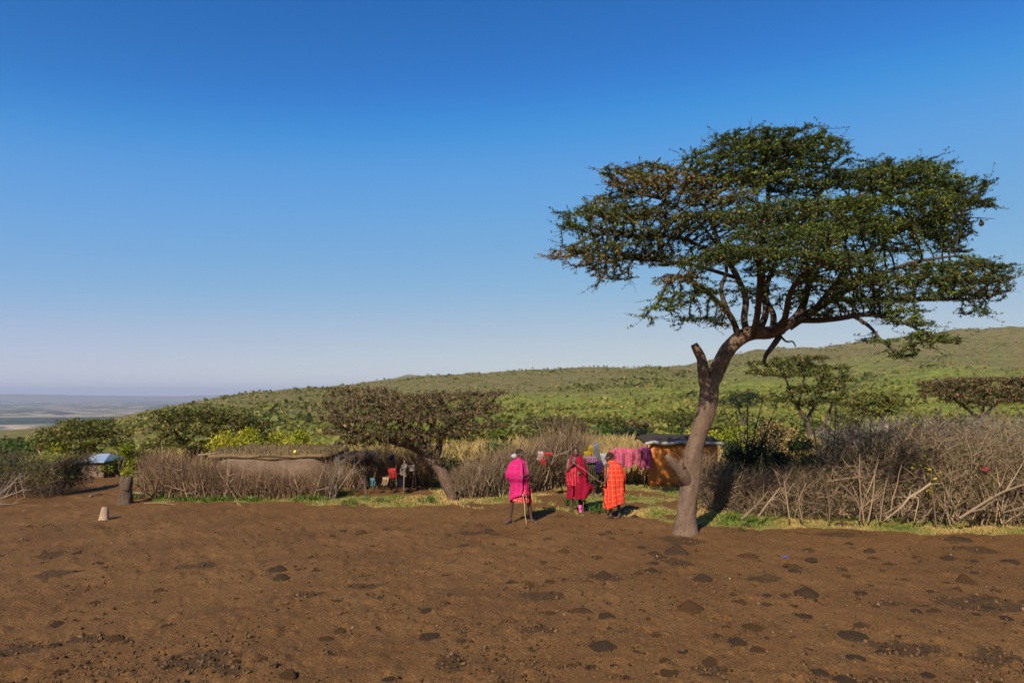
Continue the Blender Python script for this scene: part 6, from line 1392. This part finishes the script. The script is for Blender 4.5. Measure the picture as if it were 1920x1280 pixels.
NAMED = [(1130, 1212, 52, 'large rounded dung pile in the lower middle of the dirt'), (1410, 1175, 36, 'rounded dung pile left of the ring shaped one'), (1512, 1115, 44, 'dark lumpy dung pile above the ring shaped one'), (1508, 1153, 40, 'ring shaped dung pile with a hollow centre', 4),
         (1600, 1190, 62, 'broad reddish brown dung mound, lower right'), (1614, 1172, 30, 'grey topped dung pile just above the broad reddish mound'), (1222, 1070, 30, 'smooth dark dung lump below the tree, left of the cracked dark patch'), (1296, 1142, 46, 'double dung pile in the middle distance below the big tree'),
         (1268, 1036, 46, 'mounded dung pile straight below the big tree'), (1090, 1145, 52, 'flat dark dung pat below the long dark patch'), (1137, 1156, 30, 'small grey dung pat right of the flat dark pat'), (1402, 1043, 40, 'peaked dung pile right of the big tree'), (1320, 1087, 36, 'round dung pile with a crumbled tail, right of the middle'),
         (1420, 1215, 30, 'grey dung lump low in the right half'), (1800, 1012, 44, 'dark double dung pile near the grass at the far right'), (1782, 1013, 24, 'blackish dung lump beside the dark double pile'), (1895, 1055, 34, 'black dung pile at the right edge'), (1812, 1092, 38, 'bumpy dung pile, right'),
         (1632, 1035, 26, 'dark upright clod of dung right of centre'), (1720, 1047, 20, 'small round dung clod, right'), (1780, 1049, 32, 'low dung pat left of the black pile at the right edge'), (1575, 965, 0, ''), (520, 1070, 32, 'pair of grey dung lumps, left of the middle', 0), (527, 1086, 32, 'grey dung lump below the other in the pair'),
         (215, 1198, 36, 'dark dung pile, lower left'), (240, 1203, 18, 'black small clod touching the lower left pile'), (298, 1108, 20, 'blackish pointed clod, left'), (633, 1128, 20, 'dark clod near the centre left'), (540, 1270, 34, 'grey rounded dung lump at the bottom edge'), (1448, 982, 20, 'dark dung clod on the grass strip under the thorn fence'),
         (1580, 984, 32, 'black dung pile on the grass strip under the thorn fence'), (1778, 990, 20, 'small black clod on the grass at the right'), (1050, 969, 22, 'dark dung mound between the men in pink and crimson'), (1190, 970, 16, 'small dark mound right of the man in orange red'), (1485, 1062, 40, 'lumpy grey dung pile right of the big tree'),
         (1500, 980, 18, 'reddish clod on the grass strip'), (1055, 1034, 26, 'dark dung pat, middle distance'), (960, 1092, 26, 'dark dung pat above the long dark patch'), (993, 1098, 16, 'greyish clod right of the dung pat above the long dark patch'), (1130, 1080, 36, 'black edged pat left of the smooth dark lump')]
for q in NAMED:
    if q[2]: dung(q[0], q[1], q[2], q[3], q[4] if len(q) > 4 else None, 1.0 if q[2] < 50 else .8)
rg = random.Random(5); nrg = 0
while nrg < 250:
    py = 985 + 300 * rg.random() ** 1.5; px = rg.uniform(-30, 1950)
    if px < 900 and rg.random() < .55: continue
    b = G(px, py)
    if grass_mask(np.array([b.x]), np.array([b.y]))[0] > .5 and rg.random() < .9: continue
    if any((b.x - x) ** 2 + (b.y - y) ** 2 < (.12 + s) ** 2 for x, y, s in placed): continue
    dung(px, py, (7 + 21 * rg.random() ** 2.2) * (py - 740) / 330, hs=rg.uniform(.5, .95)); nrg += 1
# crumbs and small clods, uncountable
def crumbs():
    rng = np.random.default_rng(9); N = 22000; py = 962 + 330 * rng.random(N) ** .8; px = rng.uniform(-60, 1980, N); a = (px - 960) / F; b = (640 - py) / F; k = -CAMZ / (SP + b * CP); x, y = a * k, (CP - b * SP) * k
    c = fbm(x * .9, y * .9, 14, 4); keep = rng.random(N) < sstep(.42, .66, c) * .8 + .10 + stain(x, y); x, y = x[keep], y[keep]
    pl_ = np.array(placed); K_ = 26; th = rng.random((len(pl_), K_)) * 2 * pi; q_ = (.85 + rng.random((len(pl_), K_)) ** 2 * 1.3) * pl_[:, 2:3]
    x = np.r_[x, (pl_[:, 0:1] + q_ * np.cos(th)).ravel()]; y = np.r_[y, (pl_[:, 1:2] + q_ * np.sin(th)).ravel()]; N = len(x); z = terrain(x, y) + gbump(x, y)
    s = (.006 + .024 * rng.random(N) ** 3.5) * (1 + .4 * stain(x, y))
    d = np.array([[1, 0, 0], [0, 1, 0], [-1, 0, 0], [0, -1, 0], [0, 0, .8], [0, 0, -.5]]); V = np.stack([x, y, z + s * .15], -1)[:, None] + d[None] * s[:, None, None] * rng.uniform(.5, 1.4, (N, 6, 1)) + rng.normal(size=(N, 6, 3)) * s[:, None, None] * .2
    f = np.array([[0, 1, 4], [1, 2, 4], [2, 3, 4], [3, 0, 4], [1, 0, 5], [2, 1, 5], [3, 2, 5], [0, 3, 5]]); Fq = (np.arange(N)[:, None, None] * 6 + f[None]).reshape(-1, 3)
    return V.reshape(-1, 3), [Fq], np.repeat(rng.random(N), 6)
V, fs, R = crumbs()
M_crumb, n, b = new_mat('dirt_crumbs', .95, .05)
n.links.new(ramp(n, [(0.0, (.036, .021, .011)), (.75, (.13, .070, .032)), (.985, (.15, .09, .042)), (.998, (.24, .17, .10))], attr(n, 'rnd')), b.inputs['Base Color'])
o = link('dirt_crumbs', mesh_np('dirt_crumbs', V, fs, {'rnd': R}, False), M_crumb); tag(o, 'crumbs and small clods of dry dung and soil strewn over the dirt', 'clods', kind='stuff')
